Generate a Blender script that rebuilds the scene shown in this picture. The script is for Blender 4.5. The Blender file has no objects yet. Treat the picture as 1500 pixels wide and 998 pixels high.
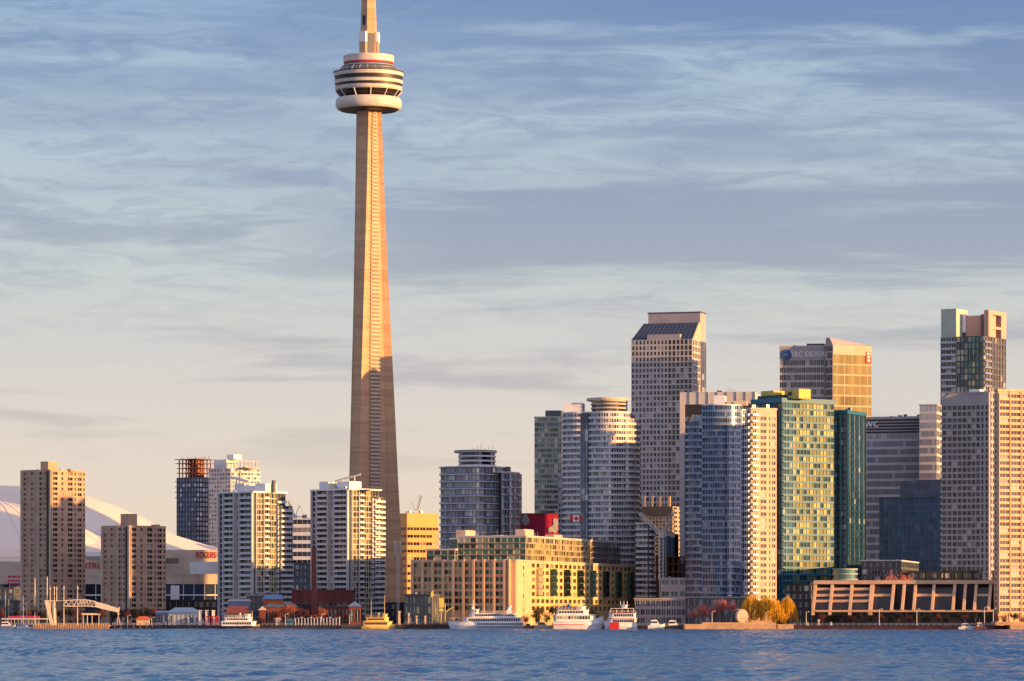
import bpy, math, random
from mathutils import Vector, Matrix, noise
R = math.radians
random.seed(11)
SC = bpy.context.scene
COL = SC.collection

# ------------------------------------------------------------------ camera
# the photographer stands on the far shore, lens 5 m above the water, long lens, level with a rising front
S = 1.665e-4            # radians per photo pixel (1500 px wide photo)
HZ, CH = 907.0, 5.0     # eye level row and eye height
cam = bpy.data.cameras.new('camera'); cam_o = bpy.data.objects.new('camera', cam); COL.objects.link(cam_o)
cam.sensor_width = 36.0; cam.lens = 36.0 / (1500 * S); cam.shift_y = (HZ - 499.0) / 1500.0
cam.clip_start = 1.0; cam.clip_end = 60000.0
cam_o.location = (0, 0, CH); cam_o.rotation_euler = (R(90), 0, 0)
SC.camera = cam_o

# ------------------------------------------------------------------ light
SUN_AZ, SUN_EL = 66.0, 7.0      # degrees to the right of straight-behind-the-camera, above the horizon
sdir = Vector((math.sin(R(SUN_AZ)) * math.cos(R(SUN_EL)), -math.cos(R(SUN_AZ)) * math.cos(R(SUN_EL)), math.sin(R(SUN_EL))))
sun = bpy.data.lights.new('sun', 'SUN'); sun.energy = 5.0; sun.angle = R(0.53); sun.color = (1.0, 0.50, 0.15)
sun_o = bpy.data.objects.new('sun', sun); COL.objects.link(sun_o)
sun_o.rotation_euler = (-sdir).to_track_quat('-Z', 'Y').to_euler()
sun_o.location = (600, -300, 400)

SC.view_settings.view_transform = 'Standard'; SC.view_settings.look = 'None'
SC.view_settings.exposure = 1.0; SC.view_settings.gamma = 1.0
SC.cycles.max_bounces = 5; SC.cycles.diffuse_bounces = 2; SC.cycles.glossy_bounces = 3
SC.cycles.transmission_bounces = 2; SC.cycles.transparent_max_bounces = 4
SC.cycles.caustics_reflective = False; SC.cycles.caustics_refractive = False
SC.cycles.sample_clamp_indirect = 4.0
SC.cycles.use_denoising = True

class NT:
    """tiny node-tree writer"""
    def __init__(s, tree): s.t = tree; s.n = tree.nodes; s.l = tree.links
    def node(s, typ, ins=None, **kw):
        n = s.n.new(typ)
        for k, v in kw.items(): setattr(n, k, v)
        for k, v in (ins or {}).items(): s.put(n.inputs[k], v)
        return n
    def put(s, sock, v):
        if isinstance(v, bpy.types.NodeSocket): s.l.new(v, sock)
        elif isinstance(v, (tuple, list)) and len(v) == 3 and sock.type == 'RGBA': sock.default_value = (*v, 1)
        else: sock.default_value = v
    def math(s, op, a, b=0.0, clamp=False):
        n = s.n.new('ShaderNodeMath'); n.operation = op; n.use_clamp = clamp
        s.put(n.inputs[0], a); s.put(n.inputs[1], b); return n.outputs[0]
    def mix(s, f, a, b, typ='MIX'):
        n = s.n.new('ShaderNodeMix'); n.data_type = 'RGBA'; n.blend_type = typ
        s.put(n.inputs[0], f); s.put(n.inputs[6], a); s.put(n.inputs[7], b); return n.outputs[2]
    def smooth(s, x, a, b, lo=0.0, hi=1.0):
        n = s.n.new('ShaderNodeMapRange'); n.interpolation_type = 'SMOOTHSTEP'
        for i, v in enumerate((x, a, b, lo, hi)): s.put(n.inputs[i], v)
        return n.outputs[0]
    def noise(s, vec, scale, detail=3.0, rough=0.5, dist=0.0):
        n = s.n.new('ShaderNodeTexNoise'); s.put(n.inputs['Vector'], vec)
        n.inputs['Scale'].default_value = scale; n.inputs['Detail'].default_value = detail
        n.inputs['Roughness'].default_value = rough; n.inputs['Distortion'].default_value = dist
        return n.outputs[0]
    def vmul(s, vec, k, off=(0, 0, 0)):
        n = s.n.new('ShaderNodeMapping'); s.put(n.inputs[0], vec)
        n.inputs['Scale'].default_value = k; n.inputs['Location'].default_value = off; return n.outputs[0]
    def ramp(s, f, stops, interp='LINEAR'):
        n = s.n.new('ShaderNodeValToRGB'); n.color_ramp.interpolation = interp
        e = n.color_ramp.elements
        while len(e) < len(stops): e.new(0.5)
        for k, (p, c) in enumerate(stops): e[k].position = p; e[k].color = (*c, 1)
        s.put(n.inputs[0], f); return n.outputs[0]

def lin(r, g, b):
    f = lambda c: (c / 255 / 12.92) if c <= 10 else ((c / 255 + 0.055) / 1.055) ** 2.4
    return (f(r), f(g), f(b))

# ------------------------------------------------------------------ world
W_ = bpy.data.worlds.new('World'); SC.world = W_; W_.use_nodes = True
nt = NT(W_.node_tree); nt.n.clear()
sky = nt.node('ShaderNodeTexSky', sky_type='NISHITA', sun_disc=False, sun_elevation=R(SUN_EL),
              sun_rotation=math.atan2(sdir.x, sdir.y), altitude=300, air_density=0.7, dust_density=0.4, ozone_density=1.5)
SKYK = 0.15
gen = nt.node('ShaderNodeTexCoord').outputs['Generated']
sep = nt.node('ShaderNodeSeparateXYZ', {0: gen})
el = sep.outputs[2]
flat = nt.vmul(gen, (1.0, 1.0, 7.0))
flat2 = nt.vmul(gen, (1.0, 1.0, 11.0), (3.1, 1.7, 0.4))
big = nt.noise(flat, 5.0, 3.0, 0.5)
mid = nt.noise(flat2, 10.0, 5.0, 0.58, 0.4)
flat3 = nt.vmul(gen, (1.0, 1.0, 5.0), (1.3, 0.2, 2.4))
fine = nt.noise(flat3, 46.0, 6.0, 0.64, 1.0)
az = nt.math('DIVIDE', sep.outputs[0], nt.math('MAXIMUM', sep.outputs[1], 0.05))
azr = nt.smooth(az, -0.09, 0.09)                    # the cloud deck is heavier over the eastern half
# upper deck: from about 5 degrees up; a lower bank around 5 degrees; thin streaks below
elw = nt.math('ADD', el, nt.math('MULTIPLY', nt.math('SUBTRACT', mid, 0.5), 0.05))
deck = nt.math('MULTIPLY', nt.smooth(elw, 0.08, 0.145), nt.math('ADD', 0.55, nt.math('MULTIPLY', azr, 0.5)))
bank = nt.math('MULTIPLY', nt.smooth(elw, 0.078, 0.090), nt.smooth(elw, 0.112, 0.098))
bank = nt.math('MULTIPLY', bank, nt.smooth(az, -0.085, -0.01))
streak = nt.math('MULTIPLY', nt.smooth(mid, 0.50, 0.66), nt.math('MULTIPLY', nt.smooth(el, 0.02, 0.06), 0.75))
rip = nt.math('MULTIPLY', nt.smooth(fine, 0.42, 0.66), nt.math('MULTIPLY', nt.smooth(el, 0.05, 0.10), 0.55))
m = nt.math('MULTIPLY', deck, nt.smooth(nt.math('ADD', big, nt.math('MULTIPLY', nt.math('SUBTRACT', mid, 0.5), 1.6)), 0.30, 0.62))
m = nt.math('MAXIMUM', m, bank)
m = nt.math('MAXIMUM', m, streak)
m = nt.math('ADD', m, nt.math('MULTIPLY', rip, nt.math('SUBTRACT', 1.0, m)), True)
m = nt.math('MULTIPLY', m, 0.80)
k_ = 1 / SKYK
veil = nt.mix(1.0, nt.ramp(nt.math('MULTIPLY', el, 2.0, True), [(0.0, (0.420, 0.310, 0.240)), (0.068, (0.392, 0.312, 0.262)), (0.118, (0.342, 0.303, 0.282)), (0.168, (0.288, 0.294, 0.284)), (0.218, (0.235, 0.274, 0.298)),
                        (0.268, (0.200, 0.248, 0.300)), (0.302, (0.132, 0.186, 0.272)), (0.36, (0.092, 0.142, 0.245)), (0.5, (.10, .17, .33)), (1.0, (.38, .36, .46))]), (k_, k_, k_), 'MULTIPLY')  # top stops, above the view, brightened as added fill for shaded walls
skyc = nt.mix(0.90, sky.outputs[0], veil)       # thin high veil of cirrostratus over the clear sky
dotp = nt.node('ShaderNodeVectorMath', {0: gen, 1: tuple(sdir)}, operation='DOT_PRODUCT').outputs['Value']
fill_glow = nt.math('MULTIPLY', nt.math('POWER', nt.math('MAXIMUM', dotp, 0.0), 2.0), nt.smooth(el, 1.0, 0.0))   # added to the unseen sky to brighten facades: a broad warm glow on that side of the sky
skyc = nt.mix(1.0, skyc, nt.mix(1.0, nt.mix(fill_glow, (0, 0, 0), (1.34, 0.90, 0.84)), (k_, k_, k_), 'MULTIPLY'), 'ADD')
cloudc = nt.ramp(nt.smooth(el, 0.0, 0.16), [(0.0, tuple(c / 2.0 for c in lin(204, 189, 176))), (0.5, tuple(c / 2.0 for c in lin(160, 168, 184))), (0.8, tuple(c / 2.0 for c in lin(138, 153, 184))), (1.0, tuple(c / 2.0 for c in lin(106, 135, 181)))])
cl = nt.mix(1.0, cloudc, (1 / SKYK, 1 / SKYK, 1 / SKYK), 'MULTIPLY')
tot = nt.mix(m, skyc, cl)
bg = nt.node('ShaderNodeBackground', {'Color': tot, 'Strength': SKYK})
out = nt.node('ShaderNodeOutputWorld', {'Surface': bg.outputs[0]})

# ------------------------------------------------------------------ helpers
LAND = 1.8
def SH(px, D): return D - 0.36 * (px - 750.0) * S * 2050.0    # the shore runs obliquely, nearer on the right
def PX(px, D): return (px - 750.0) * S * D
def PZ(py, D): return CH + (HZ - py) * S * D

def tag(o, label=None, cat=None, group=None, kind=None):
    if label: o['label'] = label
    if cat: o['category'] = cat
    if group: o['group'] = group
    if kind: o['kind'] = kind
    return o
def thing(name, label, cat, loc=(0, 0, 0), rz=0.0, group=None):
    o = bpy.data.objects.new(name, None); COL.objects.link(o)
    o.location = loc; o.rotation_euler = (0, 0, rz); o.empty_display_size = 2
    return tag(o, label, cat, group)
def place(name, me, parent=None, loc=(0, 0, 0), rz=0.0):
    o = bpy.data.objects.new(name, me); COL.objects.link(o)
    if parent is not None: o.parent = parent
    o.location = loc; o.rotation_euler = (0, 0, rz); return o

class Seg:
    """a vertical wall line in plan: t metres along, o metres outwards"""
    def __init__(s, p0, p1):
        s.p0 = p0; dx, dy = p1[0] - p0[0], p1[1] - p0[1]; s.L = math.hypot(dx, dy)
        s.u = (dx / s.L, dy / s.L); s.n = (s.u[1], -s.u[0]); s.rz = math.atan2(dy, dx)
    def pt(s, t, z, o=0.0):
        return (s.p0[0] + s.u[0] * t + s.n[0] * o, s.p0[1] + s.u[1] * t + s.n[1] * o, z)

class MB:
    def __init__(s): s.v = []; s.f = []; s.m = []
    def add(s, vs, fs, m=0):
        b = len(s.v); s.v += vs; s.f += [tuple(b + i for i in f) for f in fs]; s.m += [m] * len(fs)
    def hexa(s, p, m=0):
        s.add(p, [(3, 2, 1, 0), (4, 5, 6, 7), (0, 1, 5, 4), (1, 2, 6, 5), (2, 3, 7, 6), (3, 0, 4, 7)], m)
    def box(s, x0, x1, y0, y1, z0, z1, m=0):
        s.hexa([(x0, y0, z0), (x1, y0, z0), (x1, y1, z0), (x0, y1, z0), (x0, y0, z1), (x1, y0, z1), (x1, y1, z1), (x0, y1, z1)], m)
    def obox(s, g, t0, t1, z0, z1, o0, o1, m=0):
        c = [(t0, o1), (t1, o1), (t1, o0), (t0, o0)]
        s.hexa([g.pt(t, z0, o) for t, o in c] + [g.pt(t, z1, o) for t, o in c], m)
    def lean(s, g, t0, t1, z0, z1, d, ob, ot, m=0):
        """a bar on wall g that leans: outer offset ob at its foot, ot at its top"""
        s.hexa([g.pt(t0, z0, ob + d), g.pt(t1, z0, ob + d), g.pt(t1, z0, ob), g.pt(t0, z0, ob),
                g.pt(t0, z1, ot + d), g.pt(t1, z1, ot + d), g.pt(t1, z1, ot), g.pt(t0, z1, ot)], m)
    def quad(s, a, b, c, d, m=0): s.add([a, b, c, d], [(0, 1, 2, 3)], m)
    def prism(s, poly, z0, z1, m=0, mt=None):
        n = len(poly)
        z1s = z1 if isinstance(z1, (list, tuple)) else [z1] * n
        vs = [(x, y, z0) for x, y in poly] + [(x, y, z1s[i]) for i, (x, y) in enumerate(poly)]
        s.add(vs, [(i, (i + 1) % n, n + (i + 1) % n, n + i) for i in range(n)], m)
        s.add([vs[n + i] for i in range(n)], [tuple(range(n))], m if mt is None else mt)
        s.add([vs[i] for i in range(n)], [tuple(range(n - 1, -1, -1))], m)
    def tube(s, p, q, r0, r1=None, n=6, m=0):
        r1 = r0 if r1 is None else r1
        p, q = Vector(p), Vector(q); d = (q - p)
        if d.length < 1e-6: return
        d.normalize(); a = d.orthogonal().normalized(); b = d.cross(a)
        vs = []
        for c, r in ((p, r0), (q, r1)):
            for k in range(n):
                w = 2 * math.pi * k / n
                vs.append(tuple(c + a * (math.cos(w) * r) + b * (math.sin(w) * r)))
        fs = [(k, (k + 1) % n, n + (k + 1) % n, n + k) for k in range(n)] + [tuple(range(n - 1, -1, -1)), tuple(range(n, 2 * n))]
        s.add(vs, fs, m)
    def lathe(s, prof, n=48, c=(0, 0), m=0, a0=0.0, a1=2 * math.pi, mats=None):
        full = abs(a1 - a0 - 2 * math.pi) < 1e-6
        k = n if full else n + 1
        vs = [(c[0] + r * math.cos(a0 + (a1 - a0) * i / n), c[1] + r * math.sin(a0 + (a1 - a0) * i / n), z) for r, z in prof for i in range(k)]
        for j in range(len(prof) - 1):
            fs = []
            for i in range(n):
                i2 = (i + 1) % k
                fs.append((j * k + i, j * k + i2, (j + 1) * k + i2, (j + 1) * k + i))
            if j == 0: s._base = len(s.v); s.v += vs
            s.f += [tuple(s._base + q for q in f) for f in fs]; s.m += [mats[j] if mats else m] * n
    def loft(s, rings, m=0, cap=True):
        n = len(rings[0]); b = len(s.v)
        for r in rings: s.v += [tuple(p) for p in r]
        for j in range(len(rings) - 1):
            for i in range(n):
                i2 = (i + 1) % n
                s.f.append((b + j * n + i, b + j * n + i2, b + (j + 1) * n + i2, b + (j + 1) * n + i)); s.m.append(m)
        if cap:
            s.f.append(tuple(b + i for i in range(n - 1, -1, -1))); s.m.append(m)
            s.f.append(tuple(b + (len(rings) - 1) * n + i for i in range(n))); s.m.append(m)
    def mesh(s, name, mats, smooth=False):
        me = bpy.data.meshes.new(name); me.from_pydata(s.v, [], s.f)
        for x in (mats if isinstance(mats, (list, tuple)) else [mats]): me.materials.append(x)
        if any(s.m): me.polygons.foreach_set('material_index', s.m)
        if smooth: me.polygons.foreach_set('use_smooth', [True] * len(s.f))
        me.update(); return me
    def build(s, name, mats, parent=None, loc=(0, 0, 0), rz=0.0, smooth=False):
        return place(name, s.mesh(name, mats, smooth), parent, loc, rz)

# ------------------------------------------------------------------ materials
def newmat(name):
    m = bpy.data.materials.new(name); m.use_nodes = True
    t = NT(m.node_tree); b = t.n['Principled BSDF']; return m, t, b
def surf(name, col, rough=0.8, var=0.14, scale=0.12, fine=1.6, metal=0.0, stain=0.12):
    """painted, stone or concrete skin: broad weathering, fine grain and faint rain streaks"""
    m, t, b = newmat(name)
    pos = t.node('ShaderNodeNewGeometry').outputs['Position']
    n1 = t.noise(pos, scale, 4.0, 0.6); n2 = t.noise(pos, fine, 2.0, 0.5)
    st = t.noise(t.vmul(pos, (1.0, 1.0, 0.06)), 0.9, 3.0, 0.6)
    f = t.math('ADD', t.math('MULTIPLY', n1, 0.6), t.math('MULTIPLY', n2, 0.4))
    lo = tuple(c * (1 - 1.6 * var) for c in col); hi = tuple(min(1, c * (1 + 1.6 * var)) for c in col)
    c = t.mix(t.smooth(f, 0.3, 0.7), lo, hi)
    c = t.mix(t.smooth(st, 0.52, 0.75, 0.0, stain), c, tuple(x * 0.45 for x in col))
    t.put(b.inputs['Base Color'], c); b.inputs['Roughness'].default_value = rough; b.inputs['Metallic'].default_value = metal
    return m
def glass(name, dark, tint, pale, pf=0.12, metal=0.45, rough=0.06, tf=0.4, wav=0.25, ior=1.6):
    """window panes: every pane its own depth, tint or drawn blind; slightly wavy so that reflections break"""
    m, t, b = newmat(name)
    geo = t.node('ShaderNodeNewGeometry'); oi = t.node('ShaderNodeObjectInfo')
    r = t.math('FRACT', t.math('ADD', geo.outputs['Random Per Island'], t.math('MULTIPLY', oi.outputs['Random'], 7.31)))
    mid = tuple((x + y) / 2 for x, y in zip(dark, tint))
    c = t.ramp(r, [(0.0, dark), (0.30, mid), (0.62 - tf * 0.3, tint), (1 - pf, pale), (1 - pf * 0.35, tuple(x * 0.6 for x in pale))], 'CONSTANT')
    t.put(b.inputs['Base Color'], c)
    mt = t.smooth(r, 1 - pf - 0.001, 1 - pf, metal, metal * 0.35)
    t.put(b.inputs['Metallic'], mt)
    b.inputs['Roughness'].default_value = rough; b.inputs['IOR'].default_value = ior
    bp = t.node('ShaderNodeBump', {'Strength': wav, 'Distance': 0.05, 'Height': t.math('ADD', t.noise(geo.outputs['Position'], 0.35, 2.0, 0.5), t.math('MULTIPLY', r, 0.0))})
    t.put(b.inputs['Normal'], bp.outputs[0])
    return m
def plain(name, col, rough=0.6, metal=0.0):
    return surf(name, col, rough, 0.06, 0.4, 2.0, metal, 0.05)
def leafy(name, a, b_, c_):
    m, t, b = newmat(name)
    geo = t.node('ShaderNodeNewGeometry'); oi = t.node('ShaderNodeObjectInfo')
    r = t.math('FRACT', t.math('ADD', geo.outputs['Random Per Island'], oi.outputs['Random']))
    cl = t.noise(geo.outputs['Position'], 0.45, 2.0, 0.5)
    col = t.mix(t.smooth(cl, 0.35, 0.65), t.mix(r, a, b_), t.mix(r, b_, c_))
    t.put(b.inputs['Base Color'], col); b.inputs['Roughness'].default_value = 0.85
    tr = t.node('ShaderNodeBsdfTranslucent', {'Color': col}); mx = t.node('ShaderNodeMixShader', {0: 0.42, 1: b.outputs[0], 2: tr.outputs[0]}); t.put(t.n['Material Output'].inputs['Surface'], mx.outputs[0])
    return m

M = {}
M['concrete'] = surf('tower_concrete', (0.46, 0.32, 0.20), 0.85, 0.10, 0.05, 0.8, 0, 0.30)
def tower_concrete():
    m, t, b = newmat('tower_concrete')
    pos = t.node('ShaderNodeNewGeometry').outputs['Position']
    lift = t.noise(t.vmul(pos, (0.012, 0.012, 0.16)), 1.0, 3.0, 0.65)        # pour lifts: every few metres a slightly different grey
    run = t.noise(t.vmul(pos, (0.55, 0.55, 0.012)), 1.0, 4.0, 0.6)           # rain runs down the faces
    gr = t.noise(pos, 0.6, 4.0, 0.6)
    c = t.mix(t.smooth(lift, 0.35, 0.65), (0.45, 0.275, 0.160), (0.58, 0.370, 0.215))
    c = t.mix(t.smooth(run, 0.50, 0.72, 0.0, 0.38), c, (0.32, 0.19, 0.115))
    c = t.mix(t.smooth(gr, 0.35, 0.65, 0.0, 0.25), c, (0.60, 0.40, 0.25))
    sp = t.node('ShaderNodeSeparateXYZ', {0: pos})
    j = t.math('LESS_THAN', t.math('FRACT', t.math('DIVIDE', sp.outputs[2], 6.1)), 0.07)
    c = t.mix(t.math('MULTIPLY', j, 0.35), c, (0.24, 0.16, 0.12))
    t.put(b.inputs['Base Color'], c); b.inputs['Roughness'].default_value = 0.88
    return m
M['concrete'] = tower_concrete()
M['concrete_dark'] = surf('shaft_recess_concrete', (0.30, 0.22, 0.15), 0.85)
M['white'] = surf('white_paint', (0.80, 0.79, 0.77), 0.55, 0.05)
M['offwhite'] = surf('off_white_panel', (0.66, 0.66, 0.66), 0.6, 0.08)
M['beige'] = surf('beige_precast', (0.47, 0.32, 0.225), 0.85, 0.12)
M['beige_pale'] = surf('pale_precast', (0.52, 0.43, 0.34), 0.85, 0.10)
M['peach'] = surf('peach_precast', (0.55, 0.42, 0.31), 0.8, 0.08)
M['grey'] = surf('grey_precast', (0.36, 0.34, 0.35), 0.8, 0.08)
M['grey_pale'] = surf('pale_grey_precast', (0.50, 0.48, 0.48), 0.8, 0.08)
M['grey_dark'] = surf('dark_grey_cladding', (0.085, 0.09, 0.105), 0.55, 0.12)
M['pane_blue'] = glass('blue_glass', (0.012, 0.025, 0.055), (0.05, 0.09, 0.17), (0.40, 0.40, 0.42), 0.14, 0.40)
M['pane_dark'] = glass('dark_glass', (0.010, 0.013, 0.020), (0.04, 0.05, 0.065), (0.38, 0.35, 0.32), 0.10, 0.25)
M['pane_brown'] = glass('bronze_glass', (0.015, 0.011, 0.012), (0.06, 0.045, 0.045), (0.42, 0.36, 0.32), 0.14, 0.2)
M['pane_green'] = glass('green_glass', (0.012, 0.030, 0.026), (0.06, 0.15, 0.12), (0.42, 0.40, 0.26), 0.22, 0.4)
M['pane_teal'] = glass('teal_glass', (0.006, 0.030, 0.042), (0.02, 0.10, 0.12), (0.30, 0.36, 0.33), 0.08, 0.35)
M['pane_sunlit_gold'] = glass('sunlit_gold_glass', (0.02, 0.035, 0.025), (0.36, 0.34, 0.12), (0.52, 0.47, 0.20), 0.26, 0.40, tf=0.55)  # golden sun reflections painted into the pane colours
M['pane_silver'] = glass('silver_glass', (0.34, 0.36, 0.42), (0.40, 0.42, 0.47), (0.46, 0.47, 0.51), 0.15, 0.5, 0.15, wav=0.12)
M['pane_amber'] = glass('golden_glass', (0.12, 0.10, 0.055), (0.15, 0.125, 0.065), (0.18, 0.15, 0.08), 0.2, 0.03, 0.3, ior=1.1)
M['pane_navy'] = glass('navy_glass', (0.022, 0.058, 0.125), (0.028, 0.070, 0.150), (0.04, 0.09, 0.17), 0.15, 0.05, 0.2, ior=1.2)
M['pane_bluegrey'] = glass('blue_grey_glass', (0.03, 0.05, 0.09), (0.13, 0.17, 0.25), (0.52, 0.52, 0.55), 0.25, 0.40)
M['rail'] = surf('railing_glass', (0.50, 0.54, 0.58), 0.25, 0.05)
M['rail_dim'] = surf('blue_railing_glass', (0.13, 0.20, 0.34), 0.2, 0.05, metal=0.2)
M['sunlit_ochre'] = surf('sunlit_ochre_precast', (0.62, 0.45, 0.20), 0.8, 0.08)  # yellow sunlight on the terminal's right wall, put into its colour
M['amber_panel'] = surf('amber_panel', (0.64, 0.36, 0.12), 0.7, 0.08)
M['warm_concrete'] = surf('warm_concrete', (0.68, 0.43, 0.26), 0.85, 0.10)
M['ship_window'] = surf('ship_window', (0.016, 0.024, 0.045), 0.15, 0.2)
M['blue_slab'] = surf('blue_grey_slab_edge', (0.30, 0.36, 0.47), 0.7, 0.08)
M['pane_cobalt'] = glass('cobalt_glass', (0.012, 0.030, 0.075), (0.035, 0.075, 0.16), (0.22, 0.27, 0.36), 0.16, 0.25, 0.1, ior=1.3)
M['pane_teal_glint'] = glass('teal_glint_glass', (0.004, 0.026, 0.032), (0.44, 0.36, 0.06), (0.55, 0.47, 0.14), 0.22, 0.30, tf=-0.15, ior=1.35)  # yellow sun reflections painted into part of the panes
M['pod_white'] = surf('pod_cladding', (0.62, 0.55, 0.47), 0.5, 0.07, 0.3, 1.2, 0, 0.15)
M['sign_red'] = surf('sign_red', (0.50, 0.004, 0.012), 0.6, 0.03)
M['teal_fin'] = surf('deep_teal_fin', (0.008, 0.085, 0.16), 0.5, 0.08)
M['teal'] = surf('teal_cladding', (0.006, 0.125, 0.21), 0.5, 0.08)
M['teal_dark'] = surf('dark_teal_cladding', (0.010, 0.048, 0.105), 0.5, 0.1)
M['yellow'] = surf('yellow_cladding', (0.55, 0.47, 0.10), 0.7, 0.06)
M['brick'] = surf('red_brick', (0.17, 0.045, 0.040), 0.9, 0.15)
M['rust'] = surf('rust_red_formwork', (0.23, 0.10, 0.075), 0.9, 0.2)
M['red'] = surf('red_paint', (0.55, 0.02, 0.03), 0.6, 0.05)
M['magenta'] = surf('crimson_sheet', (0.50, 0.012, 0.07), 0.7, 0.05)
M['blue_paint'] = surf('blue_paint', (0.03, 0.09, 0.26), 0.5, 0.05)
M['blue_roof'] = surf('blue_metal_roof', (0.10, 0.19, 0.33), 0.45, 0.08)
M['orange'] = surf('orange_paint', (0.60, 0.12, 0.03), 0.7, 0.06)
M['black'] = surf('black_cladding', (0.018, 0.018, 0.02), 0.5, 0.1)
M['steel'] = surf('galvanised_steel', (0.42, 0.42, 0.43), 0.45, 0.06, metal=0.4)
M['wood'] = surf('weathered_timber', (0.16, 0.10, 0.07), 0.9, 0.2)
M['bark'] = surf('bark', (0.10, 0.055, 0.045), 0.95, 0.25)
M['shell'] = surf('white_roof_membrane', (0.82, 0.68, 0.54), 0.55, 0.04, 0.03, 0.4)
M['net'] = surf('blue_safety_netting', (0.030, 0.060, 0.135), 0.8, 0.25, 0.2, 1.2)
M['twig_pink'] = leafy('pink_buds', (0.60, 0.22, 0.18), (0.72, 0.30, 0.22), (0.58, 0.17, 0.20))
M['twig_orange'] = leafy('orange_buds', (0.42, 0.12, 0.06), (0.60, 0.20, 0.08), (0.32, 0.08, 0.07))
M['willow'] = leafy('golden_willow_leaves', (0.74, 0.42, 0.02), (0.80, 0.50, 0.04), (0.60, 0.30, 0.015))
M['olive'] = leafy('olive_buds', (0.12, 0.10, 0.03), (0.20, 0.15, 0.04), (0.08, 0.06, 0.03))
M['dark_leaf'] = leafy('dark_leaves', (0.020, 0.030, 0.024), (0.035, 0.045, 0.030), (0.028, 0.022, 0.022))
M['maroon'] = leafy('maroon_twigs', (0.17, 0.06, 0.06), (0.24, 0.08, 0.075), (0.12, 0.045, 0.05))

# ------------------------------------------------------------------ water and land
def water_mat():
    m, t, b = newmat('lake_water')
    pos = t.node('ShaderNodeNewGeometry').outputs['Position']
    w1 = t.noise(t.vmul(pos, (0.9, 1.5, 1)), 1.0, 3.0, 0.6, 0.4)
    w2 = t.noise(t.vmul(pos, (3.0, 4.2, 1)), 1.0, 2.0, 0.5, 0.4)
    h = t.math('ADD', w1, t.math('MULTIPLY', w2, 0.25))
    bp = t.node('ShaderNodeBump', {'Height': h, 'Strength': 0.8, 'Distance': 0.5})
    t.put(b.inputs['Normal'], bp.outputs[0])
    b.inputs['Base Color'].default_value = (0.001, 0.098, 0.25, 1)
    b.inputs['Roughness'].default_value = 0.10; b.inputs['IOR'].default_value = 1.26
    return m
import numpy as np
def water():
    """waves with real crests over the stretch of lake in view, flat lake all round it"""
    rg = np.random.default_rng(5)
    ys = [300.0]
    while ys[-1] < 2080: ys.append(ys[-1] + 0.62 + ys[-1] * 0.0005)
    ys = np.array(ys); nu = 400; u = np.linspace(-1, 1, nu)
    Y = np.repeat(ys[:, None], nu, 1); X = u[None, :] * (0.15 * Y + 45)
    Z = np.zeros_like(X); main = math.radians(205)
    for k in range(54):
        lam = 2.4 * (9.5 / 2.4) ** (k / 53.0); th = main + rg.normal(0, .55); kk = 2 * math.pi / lam
        amp = 0.0056 * lam ** 0.95 * rg.uniform(.6, 1.3)
        ph = kk * (X * math.cos(th) + Y * math.sin(th)) + rg.uniform(0, 6.28)
        Z += amp * (np.sin(ph) + .18 * np.sin(2 * ph + 1.5))
    g = np.zeros_like(X)
    for k in range(7):
        th = rg.uniform(0, 6.28); lam = rg.uniform(40, 170); g += np.sin(2 * math.pi / lam * (X * math.cos(th) + Y * math.sin(th) * .5) + rg.uniform(0, 6.28)) / 3.2
    calm = 1 / (1 + np.exp((Y + g * 60 - 520) / 22))              # smoother water close under the near shore
    Z *= (1 + .28 * g) * (1 - .25 * calm)
    Z *= np.clip((2095 - Y) / 60, .25, 1)
    nv = Z.size; ny = len(ys)
    co = np.stack([X, Y, Z], -1).reshape(-1, 3)
    flat = np.array([(-9000, -1500, -.9), (9000, -1500, -.9), (9000, 30000, -.9), (-9000, 30000, -.9)])
    idx = np.arange(nv).reshape(ny, nu)
    q = np.stack([idx[:-1, :-1], idx[:-1, 1:], idx[1:, 1:], idx[1:, :-1]], -1).reshape(-1, 4)
    q = np.concatenate([q, [[nv, nv + 1, nv + 2, nv + 3]]]); co = np.concatenate([co, flat])
    me = bpy.data.meshes.new('water'); me.vertices.add(len(co)); me.vertices.foreach_set('co', co.ravel().astype(np.float32))
    me.loops.add(q.size); me.loops.foreach_set('vertex_index', q.ravel().astype(np.int32))
    me.polygons.add(len(q)); me.polygons.foreach_set('loop_start', np.arange(0, q.size, 4, dtype=np.int32))
    me.polygons.foreach_set('use_smooth', np.ones(len(q), dtype=bool)); me.update(calc_edges=True); me.validate()
    me.materials.append(water_mat()); tag(place('water', me), kind='structure')
water()
M['paving'] = surf('quay_paving', (0.13, 0.11, 0.10), 0.9, 0.2)
M['quay'] = surf('quay_wall', (0.10, 0.075, 0.06), 0.9, 0.25, 0.2, 1.0)
M['quay_warm'] = surf('sandstone_quay', (0.46, 0.30, 0.17), 0.9, 0.15, 0.2, 1.0)
kq = 0.36
g = MB(); g.prism([(-3000, 2002 + 3000 * kq), (3000, 2002 - 3000 * kq), (9000, 26000), (-9000, 26000)], 0.3, LAND)
tag(g.build('ground', M['paving']), kind='structure')
g = MB(); g.prism([(-900, 2000.6 + 900 * kq), (900, 2000.6 - 900 * kq), (900, 2001.98 - 900 * kq), (-900, 2001.98 + 900 * kq)], -1.0, LAND + .12)
tag(g.build('quay_kerb', M['quay']), kind='structure')
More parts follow.
